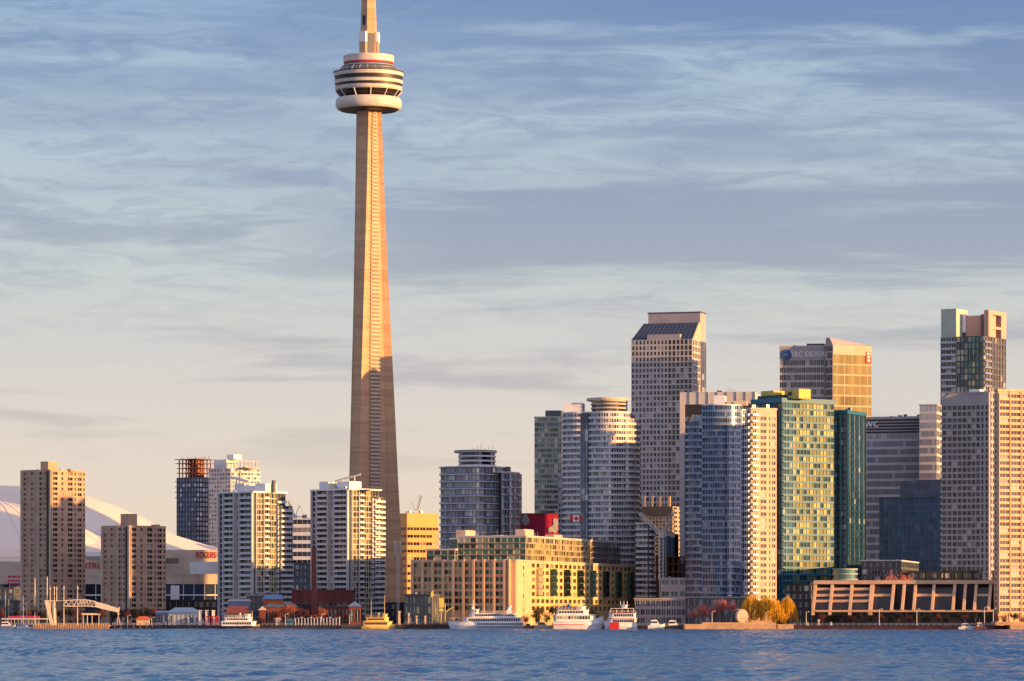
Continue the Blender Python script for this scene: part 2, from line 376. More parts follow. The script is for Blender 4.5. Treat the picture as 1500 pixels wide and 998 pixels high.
# ------------------------------------------------------------------ buildings
WIN_CACHE = {}
def win_mesh(w, h, mat, frame, kind):
    key = (round(w, 1), round(h, 1), mat.name, frame.name, kind)
    if key not in WIN_CACHE:
        b = MB(); win_geo(b, lambda x, z, o: (x, -o, z), w, h, kind)
        WIN_CACHE[key] = b.mesh('window', [mat, frame])
    return WIN_CACHE[key]
def win_geo(b, P, w, h, kind):
    hw, hh, f = w / 2, h / 2, 0.07
    b.quad(P(-hw, -hh, 0), P(hw, -hh, 0), P(hw, hh, 0), P(-hw, hh, 0), 0)
    if kind:
        bars = [-hw + w * (k + 1) / (kind + 1) for k in range(kind)]
        for x in bars:
            b.hexa([P(x - f, -hh, .07), P(x + f, -hh, .07), P(x + f, -hh, .004), P(x - f, -hh, .004),
                    P(x - f, hh, .07), P(x + f, hh, .07), P(x + f, hh, .004), P(x - f, hh, .004)], 1)

class Bld:
    """a building standing on the land; its own axes: x along the front wall (facing left-front), y going back along the right wall"""
    def __init__(s, name, label, cat, xL, xC, xR, D, a, ytop, wall, group=None, core=None):
        D = SH(xC, D); s.D, s.a = D, R(a); ca, sa = math.cos(s.a), math.sin(s.a)
        Xc = PX(xC, D); uL, uR = (xL - 750) * S, (xR - 750) * S
        s.W = (Xc - uL * D) / (ca + uL * sa); s.P = (uR * D - Xc) / (sa - uR * ca)
        s.O = (Xc - ca * s.W, D + sa * s.W)
        s.H = PZ(ytop, D) - LAND
        s.root = thing(name, label, cat, (s.O[0], s.O[1], LAND), -s.a, group)
        s.wall = MB(); s.mats = [M[wall] if isinstance(wall, str) else wall]; s.wins = []; s.bals = []
        s.F = Seg((0, 0), (s.W, 0)); s.Rt = Seg((s.W, 0), (s.W, s.P)); s.Lt = Seg((0, s.P), (0, 0)); s.Bk = Seg((s.W, s.P), (0, s.P))
        s.xL = xL
    def z(s, py): return PZ(py, s.D) - LAND
    def mi(s, mat):
        mat = M[mat] if isinstance(mat, str) else mat
        if mat not in s.mats: s.mats.append(mat)
        return s.mats.index(mat)
    def core(s, mat=None, z1=None, poly=None, z0=0.0):
        poly = poly or [(0, 0), (s.W, 0), (s.W, s.P), (0, s.P)]
        s.wall.prism(poly, z0, s.H if z1 is None else z1, 0 if mat is None else s.mi(mat))
        return s
    def cells(s, g, t0, t1, z0, z1, nf, bays, hf=(0.28, 0.86), th=0.35, pane='pane_dark', wm=None, wf=0.62, kind=1, skip=0.0, frame='offwhite', pm=None):
        """wall skin with real openings: bands between storeys, piers between bays, a window in each opening"""
        wi = 0 if wm is None else s.mi(wm); pi = wi if pm is None else s.mi(pm)
        fh = (z1 - z0) / nf; L = t1 - t0
        if isinstance(bays, int): bays = [((k + .5 - wf / 2) / bays, (k + .5 + wf / 2) / bays) for k in range(bays)]
        prev = z0
        for i in range(nf):
            a, b = z0 + (i + hf[0]) * fh, z0 + (i + hf[1]) * fh
            if a > prev + .01: s.wall.obox(g, t0, t1, prev, a, 0, th, wi)
            x = t0
            for f0, f1 in bays:
                p0, p1 = t0 + f0 * L, t0 + f1 * L
                if random.random() < skip: continue
                if p0 > x + .01: s.wall.obox(g, x, p0, a, b, 0, th - .012, pi)
                x = p1
                s.wins.append((g, (p0 + p1) / 2, p1 - p0, (a + b) / 2, b - a, .06, M[pane], M[frame], kind if p1 - p0 > 1.3 else 0))
            if t1 > x + .01: s.wall.obox(g, x, t1, a, b, 0, th - .012, pi)
            prev = b
        if z1 > prev + .01: s.wall.obox(g, t0, t1, prev, z1, 0, th, wi)
        return s
    def slabs(s, g, t0, t1, z0, z1, nf, depth=1.3, slab=.30, rail='rail', mat='white', rh=1.05, first=0):
        """one balcony per storey along a straight wall: slab, railing and two side panels"""
        b = MB(); b.obox(g, t0, t1, -slab / 2, slab / 2, .02, depth)
        if rail:
            b.obox(g, t0 + .02, t1 - .02, slab / 2 + .06, rh, depth - .10, depth - .04, 1)
            b.obox(g, t0, t0 + .06, slab / 2, rh, .36, depth - .11, 1); b.obox(g, t1 - .06, t1, slab / 2, rh, .36, depth - .11, 1)
        me = b.mesh('balcony', [M[mat], M[rail or mat]]); fh = (z1 - z0) / nf
        for i in range(first, nf): s.bals.append((me, z0 + i * fh))
        return s
    def rings(s, poly, z0, z1, nf, out=1.2, slab=.3, rail='rail', mat='white', rh=1.05, rg=None, skip=()):
        """one curved balcony per storey following an open outline of the plan"""
        b = MB(); n = len(poly)
        nr = []
        for i in range(n):
            p, q = poly[max(0, i - 1)], poly[min(n - 1, i + 1)]
            dx, dy = q[0] - p[0], q[1] - p[1]; L = math.hypot(dx, dy) or 1; nr.append((dy / L, -dx / L))
        off = lambda i, o: (poly[i][0] + nr[i][0] * o, poly[i][1] + nr[i][1] * o)
        for i in range(n - 1):
            def bar(o0, o1, a, c, m):
                q = [off(i, o1), off(i + 1, o1), off(i + 1, o0), off(i, o0)]
                b.hexa([(x, y, a) for x, y in q] + [(x, y, c) for x, y in q], m)
            bar(.02, out, -slab / 2, slab / 2, 0)
            if rail: bar(out - .10, out - .04, slab / 2 + .05, rh, 1)
        me = b.mesh('balcony', [M[mat], M[rail or mat]]); fh = (z1 - z0) / nf
        for i in range(nf):
            if i not in skip: s.bals.append((me, z0 + i * fh))
        return s
    def box_px(s, name, px0, px1, ytop, ybot, yf=(.3, .7), mat='grey', parent=None, extra=None):
        """a roof structure that shows between two columns of the photo"""
        ca, sa = math.cos(s.a), math.sin(s.a)
        y0, y1 = s.P * yf[0], s.P * yf[1]
        X0, X1 = PX(px0, s.D) - s.O[0], PX(px1, s.D) - s.O[0]
        if (y1 - y0) * sa > .5 * (X1 - X0): y1 = y0 + .5 * (X1 - X0) / max(sa, .05)
        x0, x1 = (X0 - y0 * sa) / ca, (X1 - y1 * sa) / ca
        b = MB(); b.box(x0, x1, y0, y1, s.z(ybot), s.z(ytop), 0)
        o = b.build(name, [M[mat] if isinstance(mat, str) else mat], parent or s.root)
        o['x0'], o['x1'], o['y0'], o['y1'] = x0, x1, y0, y1
        return o
    def parapet(s, h=.9, th=.4, mat=None, z=None):
        z = s.H if z is None else z; b = MB()
        b.box(-.36, s.W + .36, -.37, -.37 + th, z, z + h); b.box(-.36, s.W + .36, s.P + .36 - th, s.P + .36, z, z + h)
        b.box(-.36, -.36 + th, -.37 + th, s.P + .36 - th, z, z + h); b.box(s.W + .36 - th, s.W + .36, -.37 + th, s.P + .36 - th, z, z + h)
        b.build('parapet', [M[mat] if mat else s.mats[0]], s.root); return s
    def units(s, n, z=None, size=2.2, seed=1):
        """small plant on the roof"""
        rr = random.Random(seed); z = s.H if z is None else z
        for k in range(n):
            b = MB(); w, d, h = rr.uniform(.6, 1) * size, rr.uniform(.6, 1) * size, rr.uniform(.4, 1) * size
            x, y = rr.uniform(.12, .85) * s.W, rr.uniform(.08, .8) * s.P
            b.box(x, x + w, y, y + d, z, z + h); b.box(x + .1, x + w - .1, y - .05, y, z + h * .3, z + h * .8, 1)
            b.build('roof_vent', [M['steel'], M['black']], s.root)
        return s
    def text(s, g, t, z, string, h, mat, o=.5, sx=1.0, name='lettering', ex=.12):
        return lettering(string, h, M[mat], s.root, g.pt(t, z, o), g.rz, sx, name, ex)
    def finish(s):
        s.wall.build('wall', s.mats, s.root)
        rot = Matrix.Rotation(-s.a, 3, 'Z')
        def key(q):
            g, t, w, zc, h = q[:5]; n = rot @ Vector((g.n[0], g.n[1], 0))
            return (round(w * h * max(-n.y, 0), 1), zc)
        s.wins.sort(key=key, reverse=True)
        for g, t, w, zc, h, o, mat, fr, kind in s.wins[:100]:
            place('window', win_mesh(w, h, mat, fr, kind), s.root, g.pt(t, zc, o), g.rz)
        rest = {}
        if len(s.wins) > 100:
            b = MB(); mats = []
            for g, t, w, zc, h, o, mat, fr, kind in s.wins[100:]:
                for x in (mat, fr):
                    if x not in mats: mats.append(x)
                tmp = MB(); win_geo(tmp, lambda x, z, oo: g.pt(t + x, zc + z, o + oo), w, h, kind)
                base = len(b.v); b.v += tmp.v; b.f += [tuple(base + i for i in f) for f in tmp.f]
                ia, ib = mats.index(mat), mats.index(fr); b.m += [ib if k else ia for k in tmp.m]
            tag(b.build('windows', mats, s.root), kind='stuff')
        s.bals.sort(key=lambda q: -q[1])
        for me, z in s.bals[:100]: place('balcony', me, s.root, (0, 0, z))
        if len(s.bals) > 100:
            b = MB(); mats = None
            for me, z in s.bals[100:]:
                mats = list(me.materials); base = len(b.v)
                b.v += [(v.co.x, v.co.y, v.co.z + z) for v in me.vertices]
                b.f += [tuple(base + i for i in p.vertices) for p in me.polygons]; b.m += [p.material_index for p in me.polygons]
            tag(b.build('balconies', mats, s.root), kind='stuff')
        return s

def lettering(string, h, mat, parent, loc, rz, sx=1.0, name='lettering', ex=.12, rx=90):
    c = bpy.data.curves.new('txt', 'FONT'); c.body = string; c.size = h * 1.38; c.extrude = ex; c.align_x = 'CENTER'; c.align_y = 'CENTER'; c.offset = h * .010
    o = bpy.data.objects.new('txt', c); me = bpy.data.meshes.new_from_object(o); bpy.data.objects.remove(o); bpy.data.curves.remove(c)
    me.name = name; me.materials.clear(); me.materials.append(mat)
    ob = place(name, me, parent, loc, 0); ob.rotation_euler = (R(rx), 0, rz); ob.scale = (sx, 1, 1); return ob

def arc(cx, cy, rx, ry, a0, a1, n):
    return [(cx + rx * math.cos(R(a0 + (a1 - a0) * i / n)), cy + ry * math.sin(R(a0 + (a1 - a0) * i / n))) for i in range(n + 1)]
M['pane_slopewin'] = surf('dark_bronze_glazing', (0.030, 0.020, 0.018), 0.25, 0.3, 0.15)
def wing(parent, b, name='wing'):
    """make building b a part of another one"""
    r = b.root; d = Vector((b.O[0] - parent.O[0], b.O[1] - parent.O[1], 0)); d.rotate(Matrix.Rotation(parent.a, 3, 'Z'))
    r.parent = parent.root; r.location = d; r.rotation_euler = (0, 0, parent.a - b.a); r.name = name
    for k in ('label', 'category', 'group'):
        if k in r: del r[k]

# ---- observation tower ------------------------------------------------------------------
def obs_tower():
    D = 2600.0; cx = PX(540, D)
    root = thing('observation_tower', 'soaring tapered concrete observation tower with a round pod, the tallest thing in view', 'tower', (cx, D, LAND))
    Zp = lambda py: PZ(py, D) - LAND
    prof = [(0, 27.0, 2.7, 8.2), (15, 22.6, 2.7, 8.0), (95, 18.4, 2.75, 7.6), (155, 15.6, 2.8, 7.3), (190, 13.7, 3.0, 7.1), (224, 12.0, 3.3, 6.9), (268, 10.0, 3.7, 6.6), (326, 7.9, 4.1, 6.3), (338, 7.9, 4.1, 6.3)]
    def section(z, Rr, e, c):
        pts = []; ph = R(5)
        r = 2 * (c - .866 * e)
        for k in range(3):
            a = ph + k * 2 * math.pi / 3; d = (math.cos(a), math.sin(a)); p = (-d[1], d[0])
            for rr, ee in ((r, -e), (Rr, -e), (Rr, e), (r, e)): pts.append((d[0] * rr + p[0] * ee, d[1] * rr + p[1] * ee, z))
        return pts
    secs = []
    for (z0, *q0), (z1, *q1) in zip(prof, prof[1:]):
        n = max(1, int((z1 - z0) / 12))
        for i in range(n):
            f = i / n; secs.append(section(z0 + (z1 - z0) * f, *[a + (b - a) * f for a, b in zip(q0, q1)]))
    secs.append(section(*prof[-1]))
    b = MB(); b.loft(secs); b.build('shaft', M['concrete'], root)
    # lift window strip in the recess between the front and right legs, with its ladder of sills
    strip, rung = MB(), MB()
    lad = []
    for s_ in secs:
        # recess face runs from point 11 (front leg, right flank root) to point 0 (right leg root)
        A, B_ = Vector(s_[11]), Vector(s_[0]); n = Vector((B_.y - A.y, -(B_.x - A.x), 0)).normalized()
        lad.append((A.lerp(B_, .22) + n * .25, A.lerp(B_, .78) + n * .25, n))
    for (a0, b0, n0), (a1, b1, n1) in zip(lad, lad[1:]):
        strip.quad(tuple(a0), tuple(b0), tuple(b1), tuple(a1))
        k = max(1, int((a1.z - a0.z) / 2.2))
        for i in range(k):
            f = i / k; p, q = a0.lerp(a1, f), b0.lerp(b1, f); o = n0 * .55; h = Vector((0, 0, 1.1))
            rung.hexa([tuple(p + o), tuple(q + o), tuple(q + n0 * .01), tuple(p + n0 * .01), tuple(p + o + h), tuple(q + o + h), tuple(q + n0 * .01 + h), tuple(p + n0 * .01 + h)])
    strip.build('lift_window_strip', M['concrete_dark'], root); rung.build('strip_sills', M['beige_pale'], root)
    # faint casting bands on the right leg: proud ribs
    pod = thing('pod', None, None, (0, 0, 0)); pod.parent = root
    U = D * S
    def ring(name, mat, pts, n=96, smooth=False):
        bb = MB(); bb.lathe([(r * U, Zp(y)) for r, y in pts], n); o = bb.build(name, M[mat], pod, smooth=smooth); return o
    white = 'pod_white'
    # profile: (radius px, row px) from low to high
    # rows are those of the axis; the near rim stands about 4 px higher when seen from below
    ring('underside', 'black', [(0, 163.5), (38, 163.5), (41, 163), (44, 160.8)])
    rad = [(44 + 4.6 * math.sin(R(a)) - (0.0), 152.5 + 8.6 * math.cos(R(a))) for a in range(0, 181, 12)]
    ring('radome', white, rad, smooth=True)
    ring('sloped_windows', 'pane_slopewin', [(40.5, 143.5), (48, 134.2)])
    bb = MB()
    for k in range(12):
        w = 2 * math.pi * k / 12 + .1; c_, s_ = math.cos(w), math.sin(w); bb = MB()
        bb.tube((41 * U * c_, 41 * U * s_, Zp(143.6)), (48.7 * U * c_, 48.7 * U * s_, Zp(134)), .38, n=5)
        bb.build('strut', M['offwhite'], pod)
    ring('pod_ring', white, [(47.5, 134.3), (48.8, 132.5), (49.6, 128.6), (49.2, 128.2), (46, 128.2)])
    ring('window_ring', 'black', [(48.6, 128.3), (48.9, 124.2)])
    ring('pod_ring', white, [(46, 124.2), (49.6, 124.0), (50.4, 119.3), (47, 119.1)])
    ring('window_ring', 'black', [(49.4, 119.2), (49.8, 113.2)])
    ring('pod_ring', white, [(46, 113.4), (50.6, 113.1), (51.2, 108.4), (51.0, 107.8), (47, 107.8)])
    ring('deck_edge', 'black', [(50.4, 108.2), (51.9, 107.6), (51.9, 106.4), (46, 106.2)])
    ring('terrace_glazing', 'grey_dark', [(46.5, 106.3), (38.2, 97.9)])
    bb = MB()
    for k in range(24):
        w = 2 * math.pi * k / 24; c_, s_ = math.cos(w), math.sin(w); bb = MB()
        bb.tube((46.6 * U * c_, 46.6 * U * s_, Zp(106.2)), (40.2 * U * c_, 40.2 * U * s_, Zp(99.6)), .12, n=4)
        bb.build('glazing_bar', M['offwhite'], pod)
    ring('trim_ring', 'offwhite', [(38.0, 98.1), (39.4, 97.9), (39.0, 97.3), (36, 97.2)])
    ring('recessed_drum', 'grey_dark', [(37, 97.4), (35.6, 94.2)])
    ring('red_band', 'red', [(35.4, 94.4), (36.4, 94.1), (36.5, 92.3), (35, 92.2)])
    ring('top_drum', 'pod_white', [(36, 92.4), (36.9, 92.2), (37.2, 83), (36.6, 82.4), (35.6, 82.4), (35.2, 84.5), (0, 84.5)])
    bb = MB()     # window-washing rail and aerials round the deck edge
    for k in range(40):
        w = 2 * math.pi * k / 40; w2 = 2 * math.pi * (k + 1) / 40
        p = lambda ww, y: (51.4 * U * math.cos(ww), 51.4 * U * math.sin(ww), Zp(y))
        bb.tube(p(w, 106.4), p(w, 102.8 if k % 5 else 98.5), .09, n=4); bb.tube(p(w, 103.2), p(w2, 103.2), .07, n=4)
    bb.build('deck_railing', M['steel'], pod)
    bb = MB()
    for k in range(14):
        w = 2 * math.pi * k / 14 + .2; bb = MB(); bb.tube((35.8 * U * math.cos(w), 35.8 * U * math.sin(w), Zp(82.6)), (35.8 * U * math.cos(w), 35.8 * U * math.sin(w), Zp(82.6 - 2 - 3 * (k % 3))), .08, n=4); bb.build('aerial', M['steel'], pod)
    # upper shaft: hexagonal, with equipment cabins
    b = MB(); hexp = lambda r, z: [(r * math.cos(R(60 * k + 22)), r * math.sin(R(60 * k + 22)), z) for k in range(6)]
    b.loft([hexp(5.5, Zp(84)), hexp(5.35, Zp(40)), hexp(4.7, Zp(0)), hexp(4.2, 446)])
    b.build('upper_shaft', M['concrete'], root)
    Sg = [Seg(hexp(5.4, 0)[k][:2], hexp(5.4, 0)[(k + 1) % 6][:2]) for k in range(6)]
    g_front = [g for g in Sg if g.n[1] < -.3]
    b = MB(); b.obox(g_front[0], g_front[0].L * .3, g_front[0].L * .7, Zp(38), Zp(24), -.6, .06); b.build('shaft_opening', M['black'], root)
    for k in range(6):
        g = Sg[k]
        if k % 2 == 1:
            b = MB(); b.obox(g, -.2, g.L + .2, Zp(63), Zp(48), .2, 2.0); b.build('equipment_cabin', M['white'], root)
            b = MB(); b.obox(g, .2, g.L - .2, Zp(80), Zp(63) - .05, .1, 1.6); b.build('cabin_base', M['concrete'], root)
        else:
            b = MB(); b.obox(g, .5, g.L - .5, Zp(79), Zp(50), .02, .25); b.build('cable_panel', M['grey_dark'], root)
    b = MB(); b.loft([hexp(3.2, 446), hexp(2.0, 500), hexp(.7, 551)]); b.build('mast', M['offwhite'], root)
obs_tower()

# ---- domed stadium ----------------------------------------------------------------------
def stadium():
    D = 2850.0; U = S * D; cx = PX(8, D)
    root = thing('domed_stadium', 'white domed stadium with red sign lettering behind the two brown apartment towers', 'stadium', (cx, D, LAND))
    Zp = lambda py: PZ(py, D - 60) - LAND
    b = MB(); b.lathe([(346, Zp(812)), (318, Zp(800)), (250, Zp(780)), (205, Zp(757)), (160, Zp(737)), (115, Zp(721)), (70, Zp(711)), (30, Zp(707.5)), (0, Zp(706.5))] if False else
                      [(r * U, Zp(y)) for r, y in ((346, 813), (330, 807), (250, 782), (205, 757), (160, 737), (115, 721), (70, 711), (30, 707.5), (0.1, 706.5))], 96)
    b.build('roof_shell', M['shell'], root, smooth=True)
    # nested front quarter panel with a brown lip, one step nearer and lower than the big shell
    b = MB(); prof = [(232, 826), (228, 818), (205, 800), (165, 779), (125, 763), (80, 746), (30, 734.5), (0.1, 733)]
    b.lathe([(r * U, Zp(y)) for r, y in prof], 72, (0, -62)); o = b.build('front_panel', M['shell'], root, smooth=True)
    b = MB(); pts = []
    for r, y in prof[1:]: pts.append((r * U, -62, Zp(y) + .5))
    pts += [(-x, yy, z) for x, yy, z in reversed(pts[:-1])]
    for p, q in zip(pts, pts[1:]): b.tube(p, q, .8, n=5)
    b.build('panel_lip', M['rust'], root)
    b = MB()
    for k in range(-8, 9):
        an = R(-90 + k * 9)
        for (r0, y0), (r1, y1) in zip(prof[1:], prof[2:]):
            b.tube((r0 * U * math.cos(an), -62 + r0 * U * math.sin(an), Zp(y0) + .05), (r1 * U * math.cos(an), -62 + r1 * U * math.sin(an), Zp(y1) + .05), .28, n=4)
    b.build('roof_seam', M['offwhite'], root)
    b = MB(); b.lathe([(340 * U, 0), (340 * U, Zp(812))], 96); b.build('outer_wall', M['grey_pale'], root)
    b = MB(); b.lathe([(343 * U, Zp(818)), (348 * U, Zp(818)), (348 * U, Zp(811.5)), (343 * U, Zp(811.2))], 96); b.build('eaves', M['offwhite'], root)
    # two flat entrance blocks in front of the round wall carry the signs
    for (p0, p1, ytop, rz, D2, sx, tx, tpx, hh) in ((-30, 168, 823, 8, 2690, .92, 'ROGERS CENTRE', 105, 3.5), (240, 372, 806, 14, 2690, .66, 'ROGERS CENTRE', 319, 3.6)):
        x0 = PX(p0, D2); L = (p1 - p0) * S * D2 / math.cos(R(rz)); g = Seg((0, 0), (L, 0))
        r = thing('entrance_block', None, None, (x0 - cx, D2 - D + (L * math.sin(R(-rz))), 0)); r.parent = root; r.rotation_euler = (0, 0, R(rz))
        z = lambda py: PZ(py, D2) - LAND
        b = MB(); b.box(0, L, 0, 40, z(856), z(ytop)); b.build('block_wall', M['beige_pale'], r)
        b = MB(); b.box(.5, L - .5, .6, 39, 0, z(856) - .01); b.build('glazed_base', M['pane_blue'], r)
        b = MB()
        for k in range(int(L / 6) + 1): b.obox(g, min(k * 6.0, L - .3), min(k * 6.0, L - .3) + .25, z(856), z(ytop), 0.0, .12)
        for yy in (817, 830, 843, 855.5): b.obox(g, 0, L, z(yy) - .15, z(yy) + .15, .12, .2)
        b.build('panel_joint', M['grey_pale'], r)
        b = MB()
        for k in range(int(L / 7) + 1): b.obox(g, min(k * 7.0, L - .4), min(k * 7.0, L - .4) + .4, 0, z(856.4), -.5, -.1)
        b.obox(g, 0, L, z(873), z(871), -.5, .3); b.build('base_mullion', M['offwhite'], r)
        t = (tpx - p0) / (p1 - p0) * L
        lettering(tx, hh * 1.12, M['sign_red'], r, (t, -.5, z(829 if p0 < 0 else 814)), 0, sx)
    for p0, p1, y0, y1, m in ((240, 262, 818, 826, 'pane_dark'), (278, 322, 823, 841, 'offwhite'), (250, 262, 858, 884, 'offwhite')):
        b = MB(); D3 = 2662; b.box(PX(p0, D3) - cx, PX(p1, D3) - cx, D3 - D, D3 - D + 4, PZ(y1, D3) - LAND, PZ(y0, D3) - LAND); b.build('wall_panel', M[m], root)
stadium()

# ---- brown apartment towers, left -------------------------------------------------------
def brown_tower(lab, xL, xC, xR, D, ytop, a, nf, pent, pent2, fbays, rbays):
    B = Bld('apartment_tower', lab, 'apartment tower', xL, xC, xR, D, a, ytop, 'beige', 'brown apartment towers by the stadium')
    B.core()
    B.cells(B.F, 0, B.W, 0, B.H, nf, fbays, (.30, .80), .5, 'pane_brown', wf=.4, skip=0.03)
    B.cells(B.Rt, 0, B.P, 0, B.H, nf, rbays, (.26, .84), .5, 'pane_brown', skip=0.02, pm=None)
    b = MB()      # ribs: the pale corner piers and the dark slot
    b.obox(B.F, -.1, 1.1, 0, B.H + .6, .5, 1.2); b.obox(B.F, B.W * .58, B.W * .58 + .9, 0, B.H + 1.5, .5, 1.1); b.obox(B.F, B.W - .9, B.W + .48, 0, B.H + .8, .51, 1.0)
    b.build('corner_pier', M['beige_pale'], B.root)
    b = MB(); b.obox(B.F, B.W * .86, B.W * .95, 0, B.H, .505, .56); b.build('slot_shade_strip', M['black'], B.root)  # flat black strip paints the shade of a recessed slot
    B.slabs(B.Lt, .5, B.P - .5, 2.8, B.H, nf - 1, 1.2, .3, 'offwhite', 'beige_pale')
    o = B.box_px('penthouse', *pent, ytop, (.25, .7), 'beige'); B.box_px('plant_room', *pent2, ytop, (.5, .9), 'beige')
    B.parapet(.9); B.units(3, seed=xL); return B.finish()
fb = [(.08, .18), (.33, .42), (.62, .72), (.78, .84)]
rb = [(.04, .17), (.28, .34), (.48, .62), (.67, .72), (.77, .89), (.93, .985)]
brown_tower('taller of two brown apartment towers before the white dome, its top catching golden sun', 32, 75, 124, 2280, 690, 38, 30, (55, 80, 675), (94, 108, 686.5), fb, rb)
brown_tower('shorter of two brown apartment towers before the white dome, boxy plant room on its roof', 150, 190, 242, 2262, 772, 38, 18, (173, 197, 752), (219, 232, 768), fb, rb)

# ---- netted tower under construction and pale blue condo behind it ----------------------
B = Bld('unfinished_tower', 'unfinished tower wrapped in dark blue netting with rusty bare floors on top', 'tower', 259, 288, 313, 2960, 40, 700, 'net')
B.core('net'); nfl = 22
B.cells(B.F, 0, B.W, 0, B.H, 30, 7, (.2, .85), .3, 'pane_blue', 'net', .7); B.cells(B.Rt, 0, B.P, 0, B.H, 30, 6, (.2, .85), .3, 'pane_blue', 'net', .7)
for k, yy in enumerate((700, 693, 686, 679, 673)):
    b = MB(); e = (0, .4, .2, .9, 1.4)[k]; zz = B.z(yy)
    b.box(-e, B.W + e, -e, B.P + e, zz + .05, zz + .5); b.build('floor_slab', M['rust'], B.root)
    if k < 4:
        b = MB()
        for i in range(6):
            for j in range(3): b.box(B.W * (.05 + .17 * i), B.W * (.05 + .17 * i) + .7, B.P * (.05 + .42 * j), B.P * (.05 + .42 * j) + .7, zz + .5, B.z((693, 686, 679, 673)[k]) + .05)
        b.box(B.W * .3, B.W * .8, B.P * .3, B.P * .7, zz + .5, B.z((693, 686, 679, 673)[k]) + .05)
        b.build('column_row', M['rust'], B.root)
b = MB(); rr = random.Random(4)
for i in range(26):
    x, y = rr.uniform(0, B.W), rr.uniform(0, B.P); b.tube((x, y, B.z(673)), (x, y, B.z(673) + rr.uniform(1.2, 3.2)), .12, n=4)
b.build('starter_bar', M['rust'], B.root)
b = MB()
for yy in (705, 713, 721, 729): b.box(-3.2, 2, 1, 5, B.z(yy), B.z(yy) + .5)
b.build('loading_platform', M['grey_dark'], B.root)
B.finish()
B = Bld('condo_tower', 'pale blue condo tower with boxy white crown beside the netted unfinished tower', 'condo tower', 306, 338, 380, 2930, 45, 686, 'grey_pale')
B.core('grey_dark')
B.cells(B.F, 0, B.W, 0, B.H, 38, 8, (.22, .86), .35, 'pane_bluegrey', wf=.66); B.cells(B.Rt, 0, B.P, 0, B.H, 38, 9, (.2, .9), .35, 'pane_bluegrey', wf=.72)
B.slabs(B.Rt, B.P * .3, B.P, 3, B.H, 37, 1.5)
B.box_px('penthouse', 310, 346, 672, 686, (.2, .6), 'offwhite'); B.box_px('plant_room', 330, 352, 665, 672, (.3, .6), 'white'); B.box_px('penthouse', 346, 380, 684.5, 686, (.3, .8), 'beige_pale')
b = MB()
for i in range(7): b.box(B.W - .6, B.W, B.P * (.1 + .13 * i), B.P * (.1 + .13 * i) + .7, B.H, B.H + 5)
b.box(B.W - .8, B.W + .4, 0, B.P, B.H + 5, B.H + 5.6); b.build('roof_frame', M['beige_pale'], B.root)
B.units(4, seed=5); B.finish()

